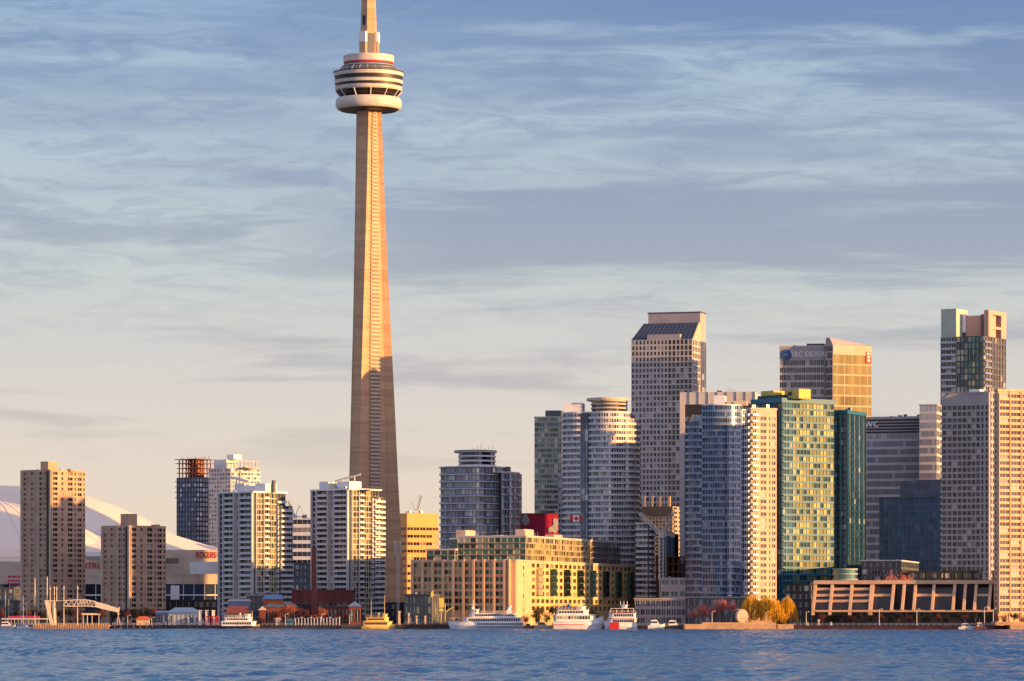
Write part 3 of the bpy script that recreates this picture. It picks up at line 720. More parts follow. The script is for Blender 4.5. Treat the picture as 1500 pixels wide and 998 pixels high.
# ---- two white balcony condos -----------------------------------------------------------
def white_condo(lab, xL, xC, xR, D, ytop, nf, wingx, wingtop, canopy, pents):
    B = Bld('condo_tower', lab, 'condo tower', xL, xC, xR, D, 44, ytop, 'offwhite', 'white balcony condos by the harbour')
    B.core('grey_dark'); W, P, H = B.W, B.P, B.H; z0 = 5.5
    B.cells(B.F, 0, W * .14, z0, H, nf, 1, (.12, .9), .3, 'pane_blue', wf=.8)
    B.cells(B.F, W * .14, W * .44, z0, H, nf, 3, (.10, .90), .3, 'pane_dark', 'grey_dark', .86)
    B.cells(B.F, W * .50, W * .60, z0, H, nf, 1, (.12, .9), .3, 'pane_bluegrey', wf=.7)
    B.cells(B.F, W * .60, W * .97, z0, H, nf, 4, (.10, .90), .3, 'pane_dark', 'grey_dark', .86)
    B.slabs(B.F, W * .15, W * .43, z0, H, nf, 1.5, .42); B.slabs(B.F, W * .61, W * .965, z0, H, nf, 1.5, .42)
    B.cells(B.Rt, P * .03, P * .30, z0, H, nf, 3, (.10, .92), .3, 'pane_sunlit_gold', 'grey_pale', .86, frame='grey_dark')
    B.cells(B.Rt, P * .30, P * .46, z0, H, nf, 1, (.10, .92), .1, 'pane_dark', 'grey_dark', .9)
    B.cells(B.Rt, P * .46, P * .70, z0, H, nf, 3, (.10, .92), .3, 'pane_sunlit_gold', 'grey_pale', .86, frame='grey_dark')
    B.cells(B.Rt, P * .70, P, z0, H, nf, 3, (.10, .92), .1, 'pane_dark', 'grey_dark', .9)
    B.slabs(B.Rt, P * .31, P * .455, z0, H, nf, 1.1, .42); B.slabs(B.Rt, P * .71, P * .99, z0, H * .97, nf, 1.3, .42)
    B.slabs(B.Rt, P * .02, P * .305, z0, H, nf, .5, .24, None, 'grey_pale'); B.slabs(B.Rt, P * .46, P * .70, z0, H, nf, .5, .24, None, 'grey_pale')
    b = MB()
    for f in (.0, .135, .445, .60, .97): b.obox(B.F, W * f, W * f + .9, 0, H, .36, 1.7)
    for f in (.0, .28): b.obox(B.Rt, P * f + (.9 if f == 0 else 0), P * f + .5 + (.9 if f == 0 else 0), 0, H, .36, .9)
    b.build('vertical_fin', M['grey_pale'], B.root)
    b = MB(); b.obox(B.F, W * .455, W * .50, 0, H + 1.2, .02, 1.0); b.build('lift_core_strip', M['beige_pale'], B.root)
    b = MB(); b.box(-.3, W + 1.2, -1.6, P + .6, H + .02, H + .9); b.build('roof_slab', M['white'], B.root)
    W2 = Bld('wing', None, None, wingx[0], wingx[1], wingx[2], D + 16, 44, wingtop, 'offwhite'); n2 = max(3, int(W2.H / 3.0))
    W2.core('grey_dark'); W2.cells(W2.F, 0, W2.W, 3, W2.H, n2, 2, (.1, .9), .3, 'pane_dark', 'grey_dark', .85); W2.cells(W2.Rt, 0, W2.P, 3, W2.H, n2, 3, (.1, .9), .3, 'pane_blue', 'grey_dark', .85)
    W2.slabs(W2.F, .1, W2.W - .1, 3, W2.H, n2, 1.1, .42); W2.slabs(W2.Rt, .1, W2.P - .1, 3, W2.H, n2, 1.2, .42); W2.finish(); wing(B, W2)
    for nm, p0, p1, yt, yf, mt in pents: B.box_px(nm, p0, p1, yt, ytop - .8, yf, mt)
    canopy(B); B.units(3, H + .9, 1.6, seed=xL); return B.finish()
def swoosh(B):
    b = MB(); rr = []
    X0, X1 = PX(329, B.D), PX(362, B.D)
    ca, sa = math.cos(B.a), math.sin(B.a); n = 10
    def loc(X, off): X -= B.O[0]; y = B.P * .3 + off; return ((X - y * sa) / ca, y)
    for i in range(n + 1):
        f = i / n; X = X0 + (X1 - X0) * f; zt = B.z(695.5 + 7.5 * f ** 1.6); th = 1.2 * (1 - abs(f - .5) * 1.2) + .3
        p, q = loc(X, 0), loc(X, 7); rr.append([(p[0], p[1], zt - th), (q[0], q[1], zt - th), (q[0], q[1], zt), (p[0], p[1], zt)])
    b.loft(rr); b.build('roof_canopy', M['white'], B.root)
    b = MB()
    for px in (342, 352): p = loc(PX(px, B.D), 3); b.tube((p[0], p[1], B.H), (p[0], p[1], B.z(699)), .3)
    b.build('canopy_post', M['white'], B.root)
def slant(B):
    b = MB(); ca, sa = math.cos(B.a), math.sin(B.a)
    def loc(px, off): X = PX(px, B.D) - B.O[0]; y = B.P * .25 + off; return ((X - y * sa) / ca, y)
    p, q, p2, q2 = loc(488, 0), loc(527, 0), loc(488, 9), loc(527, 9)
    zl, zr = B.z(702.5), B.z(693.5)
    b.hexa([(*p, zl - .5), (*q, zr - .5), (*q2, zr - .5), (*p2, zl - .5), (*p, zl), (*q, zr), (*q2, zr), (*p2, zl)])
    b.build('roof_canopy', M['white'], B.root)
    b = MB()
    for px, yy in ((500, 699.5), (518, 696)): u = loc(px, 5); b.tube((*u, B.H), (*u, B.z(yy) - .4), .3)
    b.build('canopy_post', M['white'], B.root)
white_condo('white balcony condo tower with a curved boat shaped canopy on the roof', 322, 372, 418, 2165, 722, 22, (402, 410, 428), 741, swoosh,
            [('penthouse', 340, 372, 707, (.2, .6), 'offwhite'), ('penthouse', 372, 404, 708, (.3, .7), 'white'), ('plant_room', 397, 403, 703, (.5, .7), 'grey_dark')])
white_condo('white balcony condo tower with a flat slanting roof canopy, standing before the tower foot', 458, 512, 556, 2180, 718, 23, (540, 548, 563), 728, slant,
            [('penthouse', 465, 492, 704, (.15, .5), 'offwhite'), ('penthouse', 492, 528, 704.5, (.2, .6), 'white'), ('penthouse', 526, 555, 717, (.3, .7), 'offwhite')])

# ---- striped offices behind -------------------------------------------------------------
B = Bld('office_block', 'white office block with dark horizontal window stripes between the two white condos', 'office', 420, 458, 470, 2480, 12, 761, 'white')
B.core('black'); B.cells(B.F, 0, B.W, 0, B.H, 13, 1, (.42, .98), .4, 'pane_blue', wf=.995, kind=4); B.cells(B.Rt, 0, B.P, 0, B.H, 13, 1, (.42, .98), .4, 'pane_blue', wf=.99, kind=3); B.units(2, seed=2); B.parapet(.7); B.finish()
B = Bld('office_block', 'golden sunlit office block with dark window bands right of the tower foot', 'office', 583, 596, 642, 2725, 62, 752, 'amber_panel')
B.core('black'); nb = 13
B.cells(B.F, 0, B.W, 0, B.z(772), nb, 6, (.55, .95), .4, 'pane_brown', wf=.9); B.wall.obox(B.F, 0, B.W, B.z(772), B.H, 0, .4, 0)
B.cells(B.Rt, 0, B.P, 0, B.z(772), nb, 5, (.55, .95), .4, 'pane_brown', wf=.9); B.wall.obox(B.Rt, 0, B.P, B.z(772), B.H, 0, .4, 0); B.units(3, seed=3); B.finish()

# ---- round condos -----------------------------------------------------------------------
def round_part(B, poly, z0, z1, nf, pane, nb=1, hf=(.16, .86), wf=.66, wallm=None, th=.25):
    for p, q in zip(poly, poly[1:]): B.cells(Seg(p, q), 0, math.dist(p, q), z0, z1, nf, nb, hf, th, pane, wallm, wf)

B = Bld('condo_tower', 'squat blue grey round condo with a disc roofed rotunda, alone right of the tower', 'condo tower', 641, 755, 762, 2350, 6, 684, 'grey')
U = S * 2350; W, H = B.W, B.H
pm = arc(W * .40, 17, W * .40, 17, 182, 358, 26)
B.core('grey_dark', H, pm + [(W * .80, 34), (0.1, 34)])
round_part(B, pm, 0, H, 22, 'pane_bluegrey'); B.rings(pm, 3, H, 21, 1.1, .34, 'rail_dim')
pr = arc(W * .80, 20, W * .205, 15, 272, 358, 9); B.core('grey_dark', B.z(692), pr + [(W, 36), (W * .6, 36)])
round_part(B, pr, 0, B.z(692), 21, 'pane_blue'); B.rings(pr, 3, B.z(692), 20, .8, .26, 'rail_dim')
b = MB(); b.prism(arc(W * .40, 17, W * .40 + 1.2, 18.2, 180, 540, 40)[:-1], H + .02, H + .6); b.build('roof_slab', M['offwhite'], B.root)
rot_c = (W * .46, 19)
b = MB(); b.prism(arc(*rot_c, W * .235, 12, 180, 540, 32)[:-1], H + .6, B.z(661)); b.build('rotunda', M['pane_blue'], B.root)
for k, yy in enumerate((682, 675, 668)):
    b = MB(); b.prism(arc(*rot_c, W * .245, 12.6, 180, 540, 40)[:-1], B.z(yy), B.z(yy) + .9); b.build('rotunda_band', M['offwhite'], B.root)
b = MB(); b.prism(arc(W * .44, 19, W * .275, 14, 180, 540, 40)[:-1], B.z(661.5), B.z(658)); b.build('disc_roof', M['grey'], B.root)
b = MB(); b.prism(arc(W * .80, 20, W * .21, 15.6, 180, 540, 32)[:-1], B.z(692) + .02, B.z(692) + .6); b.build('roof_slab', M['offwhite'], B.root)
b = MB(); b.box(W * .77, W * .88, 18, 26, B.z(692) + .6, B.z(682)); b.build('plant_room', M['grey_dark'], B.root)
b = MB(); [b.tube((W * (.42 + .05 * i), 16, B.z(658)), (W * (.42 + .05 * i), 16, B.z(658) + 1.5 + (i % 3)), .15, n=4) for i in range(6)]; b.build('roof_aerials', M['steel'], B.root)
B.finish()

B = Bld('condo_tower', 'tall curved pale condo with a rotunda crown and a maple leaf flag', 'condo tower', 822, 928, 938, 2310, 8, 604, 'grey_pale')
W, H = B.W, B.H
p1 = [(0, 8)] + arc(W * .22, 12, W * .22, 9, 190, 280, 7)
p2 = [(W * .27, 3.2), (W * .37, 2.2)]
p3 = arc(W * .60, 20, W * .36, 21, 228, 330, 18)
B.core('grey_dark', H, p1 + p2 + p3 + [(W * .93, 34), (0.2, 34)])
nf = 36
round_part(B, p1, 0, H, nf, 'pane_blue', 1, (.16, .84), .74, 'grey_pale'); B.rings(p1, 3, H, nf - 1, 1.3, .36, 'rail')
round_part(B, [p1[-1]] + p2, 0, H - 6, nf - 2, 'pane_blue', 2, (.06, .95), .9, 'rail_dim', .12)
round_part(B, p3, 0, H, nf, 'pane_bluegrey', 1, (.14, .86), .72, 'grey_pale'); B.rings(p3, 3, H, nf - 1, .9, .34, 'rail')
p4 = arc(W * .82, 23, W * .18, 17, 268, 362, 9); B.core('grey_dark', B.z(612), p4 + [(W, 36), (W * .7, 36)])
round_part(B, p4, 0, B.z(612), nf - 1, 'pane_bluegrey', 1, (.14, .86), .72); B.rings(p4, 3, B.z(612), nf - 2, 1.2, .4, 'rail')
b = MB(); b.prism(p1 + p2 + p3 + [(W * .93, 34), (0.2, 34)], H + .02, H + .7); b.build('roof_slab', M['offwhite'], B.root)
rc = (W * .61, 20)
b = MB(); b.prism(arc(*rc, W * .245, 13, 180, 540, 36)[:-1], H + .7, B.z(584)); b.build('rotunda', M['pane_brown'], B.root)
for yy in (603, 597, 591, 586.5):
    b = MB(); b.prism(arc(*rc, W * .255, 13.6, 180, 540, 44)[:-1], B.z(yy), B.z(yy) + .8); b.build('rotunda_band', M['beige_pale'], B.root)
b = MB(); b.prism(arc(W * .585, 20, W * .29, 14.6, 180, 540, 44)[:-1], B.z(584.5), B.z(581)); b.build('disc_roof', M['beige_pale'], B.root)
B.box_px('penthouse', 827, 858, 588, 603.5, (.3, .7), 'offwhite'); b = MB(); [b.box(W * (.5 + .06 * i), W * (.52 + .06 * i), 18, 20, B.z(581), B.z(579)) for i in range(4)]; b.build('roof_vent', M['steel'], B.root)
B.finish()
W2 = Bld('condo_block', 'lower balcony block with white slab edges between the curved pale condo and the building site', 'condo block', 932, 950, 958, 2270, 20, 768, 'offwhite')
W2.core('grey_dark'); n2 = int(W2.H / 3); W2.cells(W2.F, 0, W2.W, 0, W2.H, n2, 3, (.12, .88), .3, 'pane_blue', 'grey_dark', .85); W2.slabs(W2.F, .1, W2.W - .1, 3, W2.H, n2 - 1, 1.3, .36); W2.cells(W2.Rt, 0, W2.P, 0, W2.H, n2, 3, (.12, .88), .3, 'pane_blue', 'grey_dark', .85); W2.slabs(W2.Rt, .1, W2.P - .1, 3, W2.H, n2 - 1, 1.3, .36); W2.parapet(.8); W2.finish()

B = Bld('condo_tower', 'curved dark blue condo with stepped top, pink sunlight on its upper floors', 'condo tower', 1002, 1092, 1100, 2228, 8, 593, 'blue_slab')
W, H = B.W, B.H; nf = 34
q1 = [(0, 9)] + arc(W * .30, 14, W * .30, 12, 196, 268, 8)
q2 = arc(W * .55, 20, W * .46, 20, 250, 318, 14)
B.core('grey_dark', B.z(616), q1 + [(W * .34, 34), (0.2, 34)])
round_part(B, q1, 0, B.z(616), nf - 3, 'pane_cobalt', 1, (.12, .9), .8, 'rail_dim'); B.rings(q1, 3, B.z(616), nf - 4, 1.2, .26, 'rail_dim', 'blue_slab')
q2 = [q1[-1]] + [p for p in q2 if p[0] > q1[-1][0] + .8]
B.core('grey_dark', H, q2 + [(W * .93, 34), (W * .3, 34)])
round_part(B, q2, 0, H, nf, 'pane_cobalt', 1, (.14, .88), .72, 'rail_dim'); B.rings(q2, 3, H, nf - 1, .8, .26, 'rail_dim', 'blue_slab')
q3 = [q2[-1], (W * .92, 8), (W, 10)]; B.core('grey_dark', H - 2, q3 + [(W, 30), (W * .8, 30)]); round_part(B, q3, 0, H - 2, nf, 'pane_cobalt', 1, (.1, .9), .85, 'rail_dim')
b = MB()
for f in (0, .12, .3): b.box(W * f, W * f + .6, 7 - 12 * f, 12, B.z(616), B.z(606 + 4 * (f == 0)))
b.box(W * .1, W * .33, 10, 24, B.z(616), B.z(606)); b.build('penthouse', M['offwhite'], B.root)
b = MB(); b.prism(q2 + [(W * .93, 34), (W * .3, 34)], H + .02, H + .5); b.build('roof_slab', M['offwhite'], B.root)
B.box_px('plant_room', 1048, 1068, 577, 592, (.4, .7), 'offwhite'); B.box_px('plant_room', 1068, 1100, 585, 592, (.4, .7), 'beige_pale'); B.units(3, H + .5, seed=9)
B.finish()

B = Bld('apartment_tower', 'slim peach concrete apartment tower with paired dark windows left of the teal glass tower', 'apartment tower', 1094, 1100, 1137, 2195, 60, 600, 'peach')
B.core('peach')
B.cells(B.Rt, B.P * .0, B.P * .26, 3, B.H, 33, 1, (.25, .8), .3, 'pane_dark', wf=.5); B.slabs(B.Rt, .2, B.P * .24, 3, B.H, 33, 1.8, .4, 'rail', 'beige_pale')
B.cells(B.Rt, B.P * .26, B.P, 3, B.H - 3, 32, [(.14, .44), (.60, .66), (.74, .94)], (.25, .8), .4, 'pane_brown')
B.wall.obox(B.Rt, B.P * .26, B.P, B.H - 3, B.H, 0, .4, 0)
B.cells(B.F, 0, B.W, 3, B.H, 33, 1, (.25, .8), .3, 'pane_blue', wf=.6); B.slabs(B.F, .1, B.W - .1, 3, B.H, 33, 1.6, .4, 'rail', 'offwhite')
b = MB(); b.box(-.5, B.W + .6, -.5, B.P + .4, B.H + .02, B.H + 1.0); b.build('roof_slab', M['beige_pale'], B.root); B.units(2, B.H + 1, seed=6); B.finish()

# ---- teal towers ------------------------------------------------------------------------
B = Bld('condo_tower', 'teal glass condo tower with yellow reflections coloured into its panes and a yellow box on its roof', 'condo tower', 1105, 1146, 1221, 2250, 52, 590, 'teal')
B.core('black'); n = 33
B.cells(B.F, 0, B.W, 2, B.H, n, 5, (.14, .86), .4, 'pane_teal', wf=.7); B.cells(B.Rt, 0, B.P * .2, 2, B.H, n, 3, (.26, .95), .35, 'pane_teal', wf=.84, kind=1, frame='teal'); B.cells(B.Rt, B.P * .2, B.P, 2, B.H, n, 12, (.26, .95), .35, 'pane_teal_glint', wf=.84, kind=1, frame='teal')
B.slabs(B.Rt, B.P * .0, B.P * .16, 2, B.H, n, 1.1, .4, None, 'teal'); B.slabs(B.Rt, B.P * .40, B.P * .98, 2, B.H, n, .6, .34, None, 'teal')
b = MB(); b.box(-1.4, B.W + 1.2, -1.4, B.P + .8, B.H + .02, B.H + 2.6); b.build('cornice', M['teal'], B.root)
b = MB(); b.box(1.5, B.W - 2, 1, B.P * .55, B.H + 2.6, B.z(578)); b.build('set_back_storey', M['teal_dark'], B.root)
o = B.box_px('plant_room', 1118, 1152, 570.5, 583, (.1, .4), 'yellow'); o = B.box_px('plant_room', 1152, 1188, 570, 584, (.15, .45), 'yellow')
b = MB(); b.box(o['x0'] + 2, o['x0'] + 5, o['y0'] - .1, o['y0'] + .2, B.z(579), B.z(574)); b.build('louvre', M['black'], B.root)
B.units(3, B.H + 2.6, seed=12); B.finish()
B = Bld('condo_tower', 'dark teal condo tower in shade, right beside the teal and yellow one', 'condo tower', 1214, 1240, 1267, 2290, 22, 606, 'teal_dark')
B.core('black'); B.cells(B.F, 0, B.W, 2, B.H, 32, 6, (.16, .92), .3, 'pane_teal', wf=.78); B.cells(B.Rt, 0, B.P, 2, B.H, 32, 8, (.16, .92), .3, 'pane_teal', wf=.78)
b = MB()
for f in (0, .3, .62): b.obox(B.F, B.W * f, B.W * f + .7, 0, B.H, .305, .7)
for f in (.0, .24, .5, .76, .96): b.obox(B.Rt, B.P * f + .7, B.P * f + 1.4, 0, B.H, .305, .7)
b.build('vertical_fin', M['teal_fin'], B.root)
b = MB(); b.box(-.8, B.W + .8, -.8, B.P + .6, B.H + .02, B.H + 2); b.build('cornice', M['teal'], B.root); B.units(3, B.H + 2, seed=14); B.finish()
D_ = SH(1238, 2150); t = thing('glass_drum', 'low round green glass drum at the foot of the dark teal tower', 'pavilion', (PX(1238, D_), D_, LAND))
b = MB(); b.lathe([(6.2, 0), (6.2, PZ(833, D_) - LAND), (0.1, PZ(832.4, D_) - LAND)], 28); b.build('drum_wall', M['pane_green'], t)
b = MB()
for yy in (834, 841, 849, 856): b.lathe([(6.25, PZ(yy, D_) - LAND - .3), (6.5, PZ(yy, D_) - LAND - .3), (6.5, PZ(yy, D_) - LAND + .3), (6.25, PZ(yy, D_) - LAND + .3)], 28)
b.build('drum_band', M['grey'], t)

# ---- terminal building on the water -----------------------------------------------------
def terminal():
    B = Bld('terminal_building', 'long sunlit waterfront terminal with concrete piers, right wall tinted sunlit yellow and green glass storeys on top', 'building', 605, 755, 935, 2070, 17, 823, 'warm_concrete')
    B.core('black'); W, P, H = B.W, B.P, B.H; z0 = B.z(897)
    Wc = W * .90
    B.cells(B.F, 0, Wc, z0, H, 7, 18, (.28, .88), .4, 'pane_green', wf=.86, kind=1, frame='teal_dark')
    b = MB()
    for k in range(10): b.obox(B.F, Wc * k / 9 - .45, Wc * k / 9 + .75, 0, H + 1.2, .41, 2.4)
    b.obox(B.F, Wc + 2.2, Wc + 3.0, 0, H + 1.2, .41, 2.4); b.build('pier', M['warm_concrete'], B.root)
    B.wall.obox(B.F, Wc, W, 0, H, 0, .4, 0); B.wall.obox(B.F, 0, Wc, 0, z0, 0, .4, 0); B.wall.obox(B.Rt, 0, P * .11, 0, H, 0, .4, 0)
    for i in range(8): B.wins.append((B.Rt, P * .055, 2.0, z0 + 1 + i * 3.6, 2.2, .43, M['pane_sunlit_gold'], M['beige_pale'], 0))
    n = 24
    B.cells(B.Rt, P * .11, P * .97, z0, H, 7, n, (.30, .86), .4, 'pane_brown', 'sunlit_ochre', wf=.66, kind=1, frame='sunlit_ochre'); B.wall.obox(B.Rt, P * .97, P, 0, H, 0, .4, B.mi('sunlit_ochre')); B.wall.obox(B.Rt, P * .11, P * .97, 0, z0, 0, .4, B.mi('sunlit_ochre'))
    for k in (1, 4, 7, 10, 13, 16, 19, 22):
        t0 = P * .11 + P * .86 * (k + .04) / n; t1 = P * .11 + P * .86 * (k + .96) / n
        b = MB(); zz0, zz1 = z0 + (H - z0) * .34, z0 + (H - z0) * .88; b.obox(B.Rt, t0, t1, zz0, zz1, .41, 1.9); r = b.build('bay_window', M['pane_green'], B.root)
        b = MB()
        for i in range(5): zc = zz0 + (zz1 - zz0) * i / 4; b.obox(B.Rt, t0 - .05, t1 + .05, zc - .18, zc + .18, 1.901, 2.02)
        b.build('bay_frame', M['olive'] if False else M['grey_dark'], r)
    b = MB(); b.box(-.5, W + .6, -.6, P + .4, H + .02, H + 1.1); b.build('cornice', M['peach'], B.root)
    # set-back glass storeys: sunlit gold and shaded teal put into right pane colours
    def glasshouse(name, x0, x1, y0, y1, zt, nfl, pf, pr, wallm):
        g = thing(name, None, None); g.parent = B.root
        C_ = MB(); C_.box(x0, x1, y0, y1, H + 1.1, zt); C_.build('storey_core', M['pane_green'], g)
        fr = MB(); F = Seg((x0, y0), (x1, y0)); Rr = Seg((x1, y0), (x1, y1))
        for sg, pn in ((F, pf), (Rr, pr)):
            nb = max(2, int(sg.L / 3.2)); fh = (zt - H - 1.1) / nfl
            for i in range(nfl):
                za = H + 1.1 + i * fh
                fr.obox(sg, 0, sg.L, za + fh * .84, za + fh, .0, .35, 0)
                for k in range(nb + 1): fr.obox(sg, max(0, sg.L * k / nb - .16), min(sg.L, sg.L * k / nb + .16), za, za + fh * .835, 0, .3, 0)
                if i: fr.obox(sg, 0, sg.L, za + .0, za + .16, .36, 1.5, 0)
            pn_b = MB()
            for i in range(nfl):
                za = H + 1.1 + i * fh
                for k in range(nb):
                    t0, t1 = sg.L * k / nb + .16, sg.L * (k + 1) / nb - .16
                    pn_b.quad(sg.pt(t0, za, .05), sg.pt(t1, za, .05), sg.pt(t1, za + fh * .84, .05), sg.pt(t0, za + fh * .84, .05))
            pn_b.build('glazing', M[pn], g)
        fr.build('storey_frame', M[wallm], g)
        rb = MB(); rb.box(x0 - .4, x1 + .5, y0 - .5, y1 + .3, zt + .01, zt + .6); rb.build('storey_roof', M['grey_pale'], g)
    zt = lambda py, y: PZ(py, B.D + y) - LAND
    glasshouse('glass_storey', W * .30, W * .97, P * .10, P * .62, zt(786, 20), 4, 'pane_green', 'pane_sunlit_gold', 'beige_pale')
    glasshouse('glass_storey', W * .06, W * .34, P * .22, P * .40, zt(788, 30), 4, 'pane_green', 'pane_green', 'grey')
    glasshouse('glass_storey', W * .30, W * .92, P * .63, P * .90, zt(790, 100), 4, 'pane_green', 'pane_teal', 'grey')
    glasshouse('glass_storey', W * .02, W * .30, P * .08, P * .20, zt(805, 20), 2, 'pane_green', 'pane_green', 'grey')
    for p0, p1, yt, yf in ((665, 694, 772, (.26, .36)), (755, 783, 771, (.28, .38)), (801, 828, 777, (.45, .55)), (720, 745, 781, (.2, .3))):
        B.box_px('roof_house', p0, p1, yt, 789, yf, 'peach')
    b = MB(); rr = random.Random(8)
    for i in range(22):
        x, y = W * rr.uniform(.32, .95), P * rr.uniform(.1, .6); b.tube((x, y, zt(786, 20)), (x, y, zt(786, 20) + rr.uniform(1.5, 4)), .12, n=4)
    b.build('roof_aerials', M['steel'], B.root)
    B.finish()
terminal()

# ---- crimson sign wall and flag ---------------------------------------------------------
D_ = SH(763, 2390); t = thing('sign_wall', 'big crimson sign wall with pale figures showing above the terminal roof', 'sign', (PX(763, D_), D_, LAND))
Lw = (822 - 763) * S * D_; z_ = lambda py: PZ(py, D_) - LAND
b = MB(); b.box(0, Lw, 0, 8, 0, z_(752)); b.build('sheet', M['magenta'], t)
b = MB(); rr = random.Random(3)
for n_, (cx_, cy_, r_) in enumerate(((3.0, 763, 2.6), (2.6, 758, 1.8), (19.5, 775, 2.4), (20.4, 764, 2.0), (20.2, 769.5, 1.7), (17.2, 776, 1.7))):
    b.prism([(cx_ + r_ * math.cos(R(q * 30)) * rr.uniform(.7, 1), z_(cy_) + r_ * math.sin(R(q * 30)) * rr.uniform(.8, 1.15)) for q in range(12)], .02, .12 + .06 * n_)
o = b.build('figure_shape', M['grey_pale'], t); o.rotation_euler = (R(90), 0, 0)
b = MB(); b.box(0, Lw, -.3, 0 - .02, z_(752) - .4, z_(752)); b.build('top_rail', M['grey_dark'], t)
D_ = SH(844, 2268); t = thing('maple_leaf_flag', 'red and white maple leaf flag hanging left on the curved pale condo', 'flag', (PX(844, D_), D_, 0))
z_ = lambda py: PZ(py, D_); hw = 9 * S * D_; hz = (z_(755) - z_(764.5)) / 2; zc = z_(759.7)
def wave(b, x0, x1, m, n=6, y=0.0):
    for i in range(n):
        a0, a1 = x0 + (x1 - x0) * i / n, x0 + (x1 - x0) * (i + 1) / n; f = lambda x: .25 * math.sin(x * 1.3) + y
        b.hexa([(a0, f(a0), zc - hz), (a1, f(a1), zc - hz), (a1, f(a1) + .05, zc - hz), (a0, f(a0) + .05, zc - hz), (a0, f(a0), zc + hz), (a1, f(a1), zc + hz), (a1, f(a1) + .05, zc + hz), (a0, f(a0) + .05, zc + hz)], m)
b = MB(); wave(b, -hw, -hw * .5, 0); wave(b, -hw * .5, hw * .5, 1); wave(b, hw * .5, hw, 0)
b.build('cloth', [M['red'], M['white']], t)
leaf = [(0, 1), (.17, .62), (.38, .74), (.32, .30), (.66, .50), (.72, .34), (1, .30), (.86, .02), (.95, -.12), (.45, -.48), (.50, -.68), (.05, -.60), (.05, -1), (-.05, -1), (-.05, -.60), (-.50, -.68), (-.45, -.48), (-.95, -.12), (-.86, .02), (-1, .30), (-.72, .34), (-.66, .50), (-.32, .30), (-.38, .74), (-.17, .62)]
b = MB(); b.prism([(x * hz * .72, zc + y * hz * .78) for x, y in leaf], .32, .42); o = b.build('maple_leaf', M['red'], t); o.rotation_euler = (R(90), 0, 0)
b = MB(); b.tube((-hw - .2, 0, zc + hz + .2), (hw + .2, 0, zc + hz + .2), .12); b.build('flag_rail', M['steel'], t)

# ---- towers of the business district ----------------------------------------------------
B = Bld('office_tower', 'slim dark green glass office tower left of the curved pale condo', 'office tower', 783, 822, 832, 2560, 10, 612, 'grey_dark')
B.core('black'); n = 40
B.cells(B.F, 0, B.W, 0, B.H, n, 8, (.36, .98), .2, 'pane_green', 'grey', .92); B.cells(B.Rt, 0, B.P, 0, B.H, n, 5, (.3, .98), .2, 'pane_green', 'grey', .92)
b = MB(); b.box(-.3, B.W + .3, -.35, B.P, B.H + .02, B.H + .8); b.build('roof_slab', M['grey_pale'], B.root); B.box_px('plant_room', 799, 826, 600, 611, (.4, .8), 'grey_dark'); B.finish()
B = Bld('apartment_block', 'small grey block wedged between the green office tower and the curved pale condo', 'apartment block', 818, 826, 830, 2380, 20, 697, 'grey_pale')
B.core('grey_dark'); n = int(B.H / 3); B.cells(B.F, 0, B.W, 0, B.H, n, 2, (.2, .8), .3, 'pane_blue', wf=.6); B.cells(B.Rt, 0, B.P, 0, B.H, n, 2, (.2, .8), .3, 'pane_blue', wf=.6); B.parapet(); B.finish()

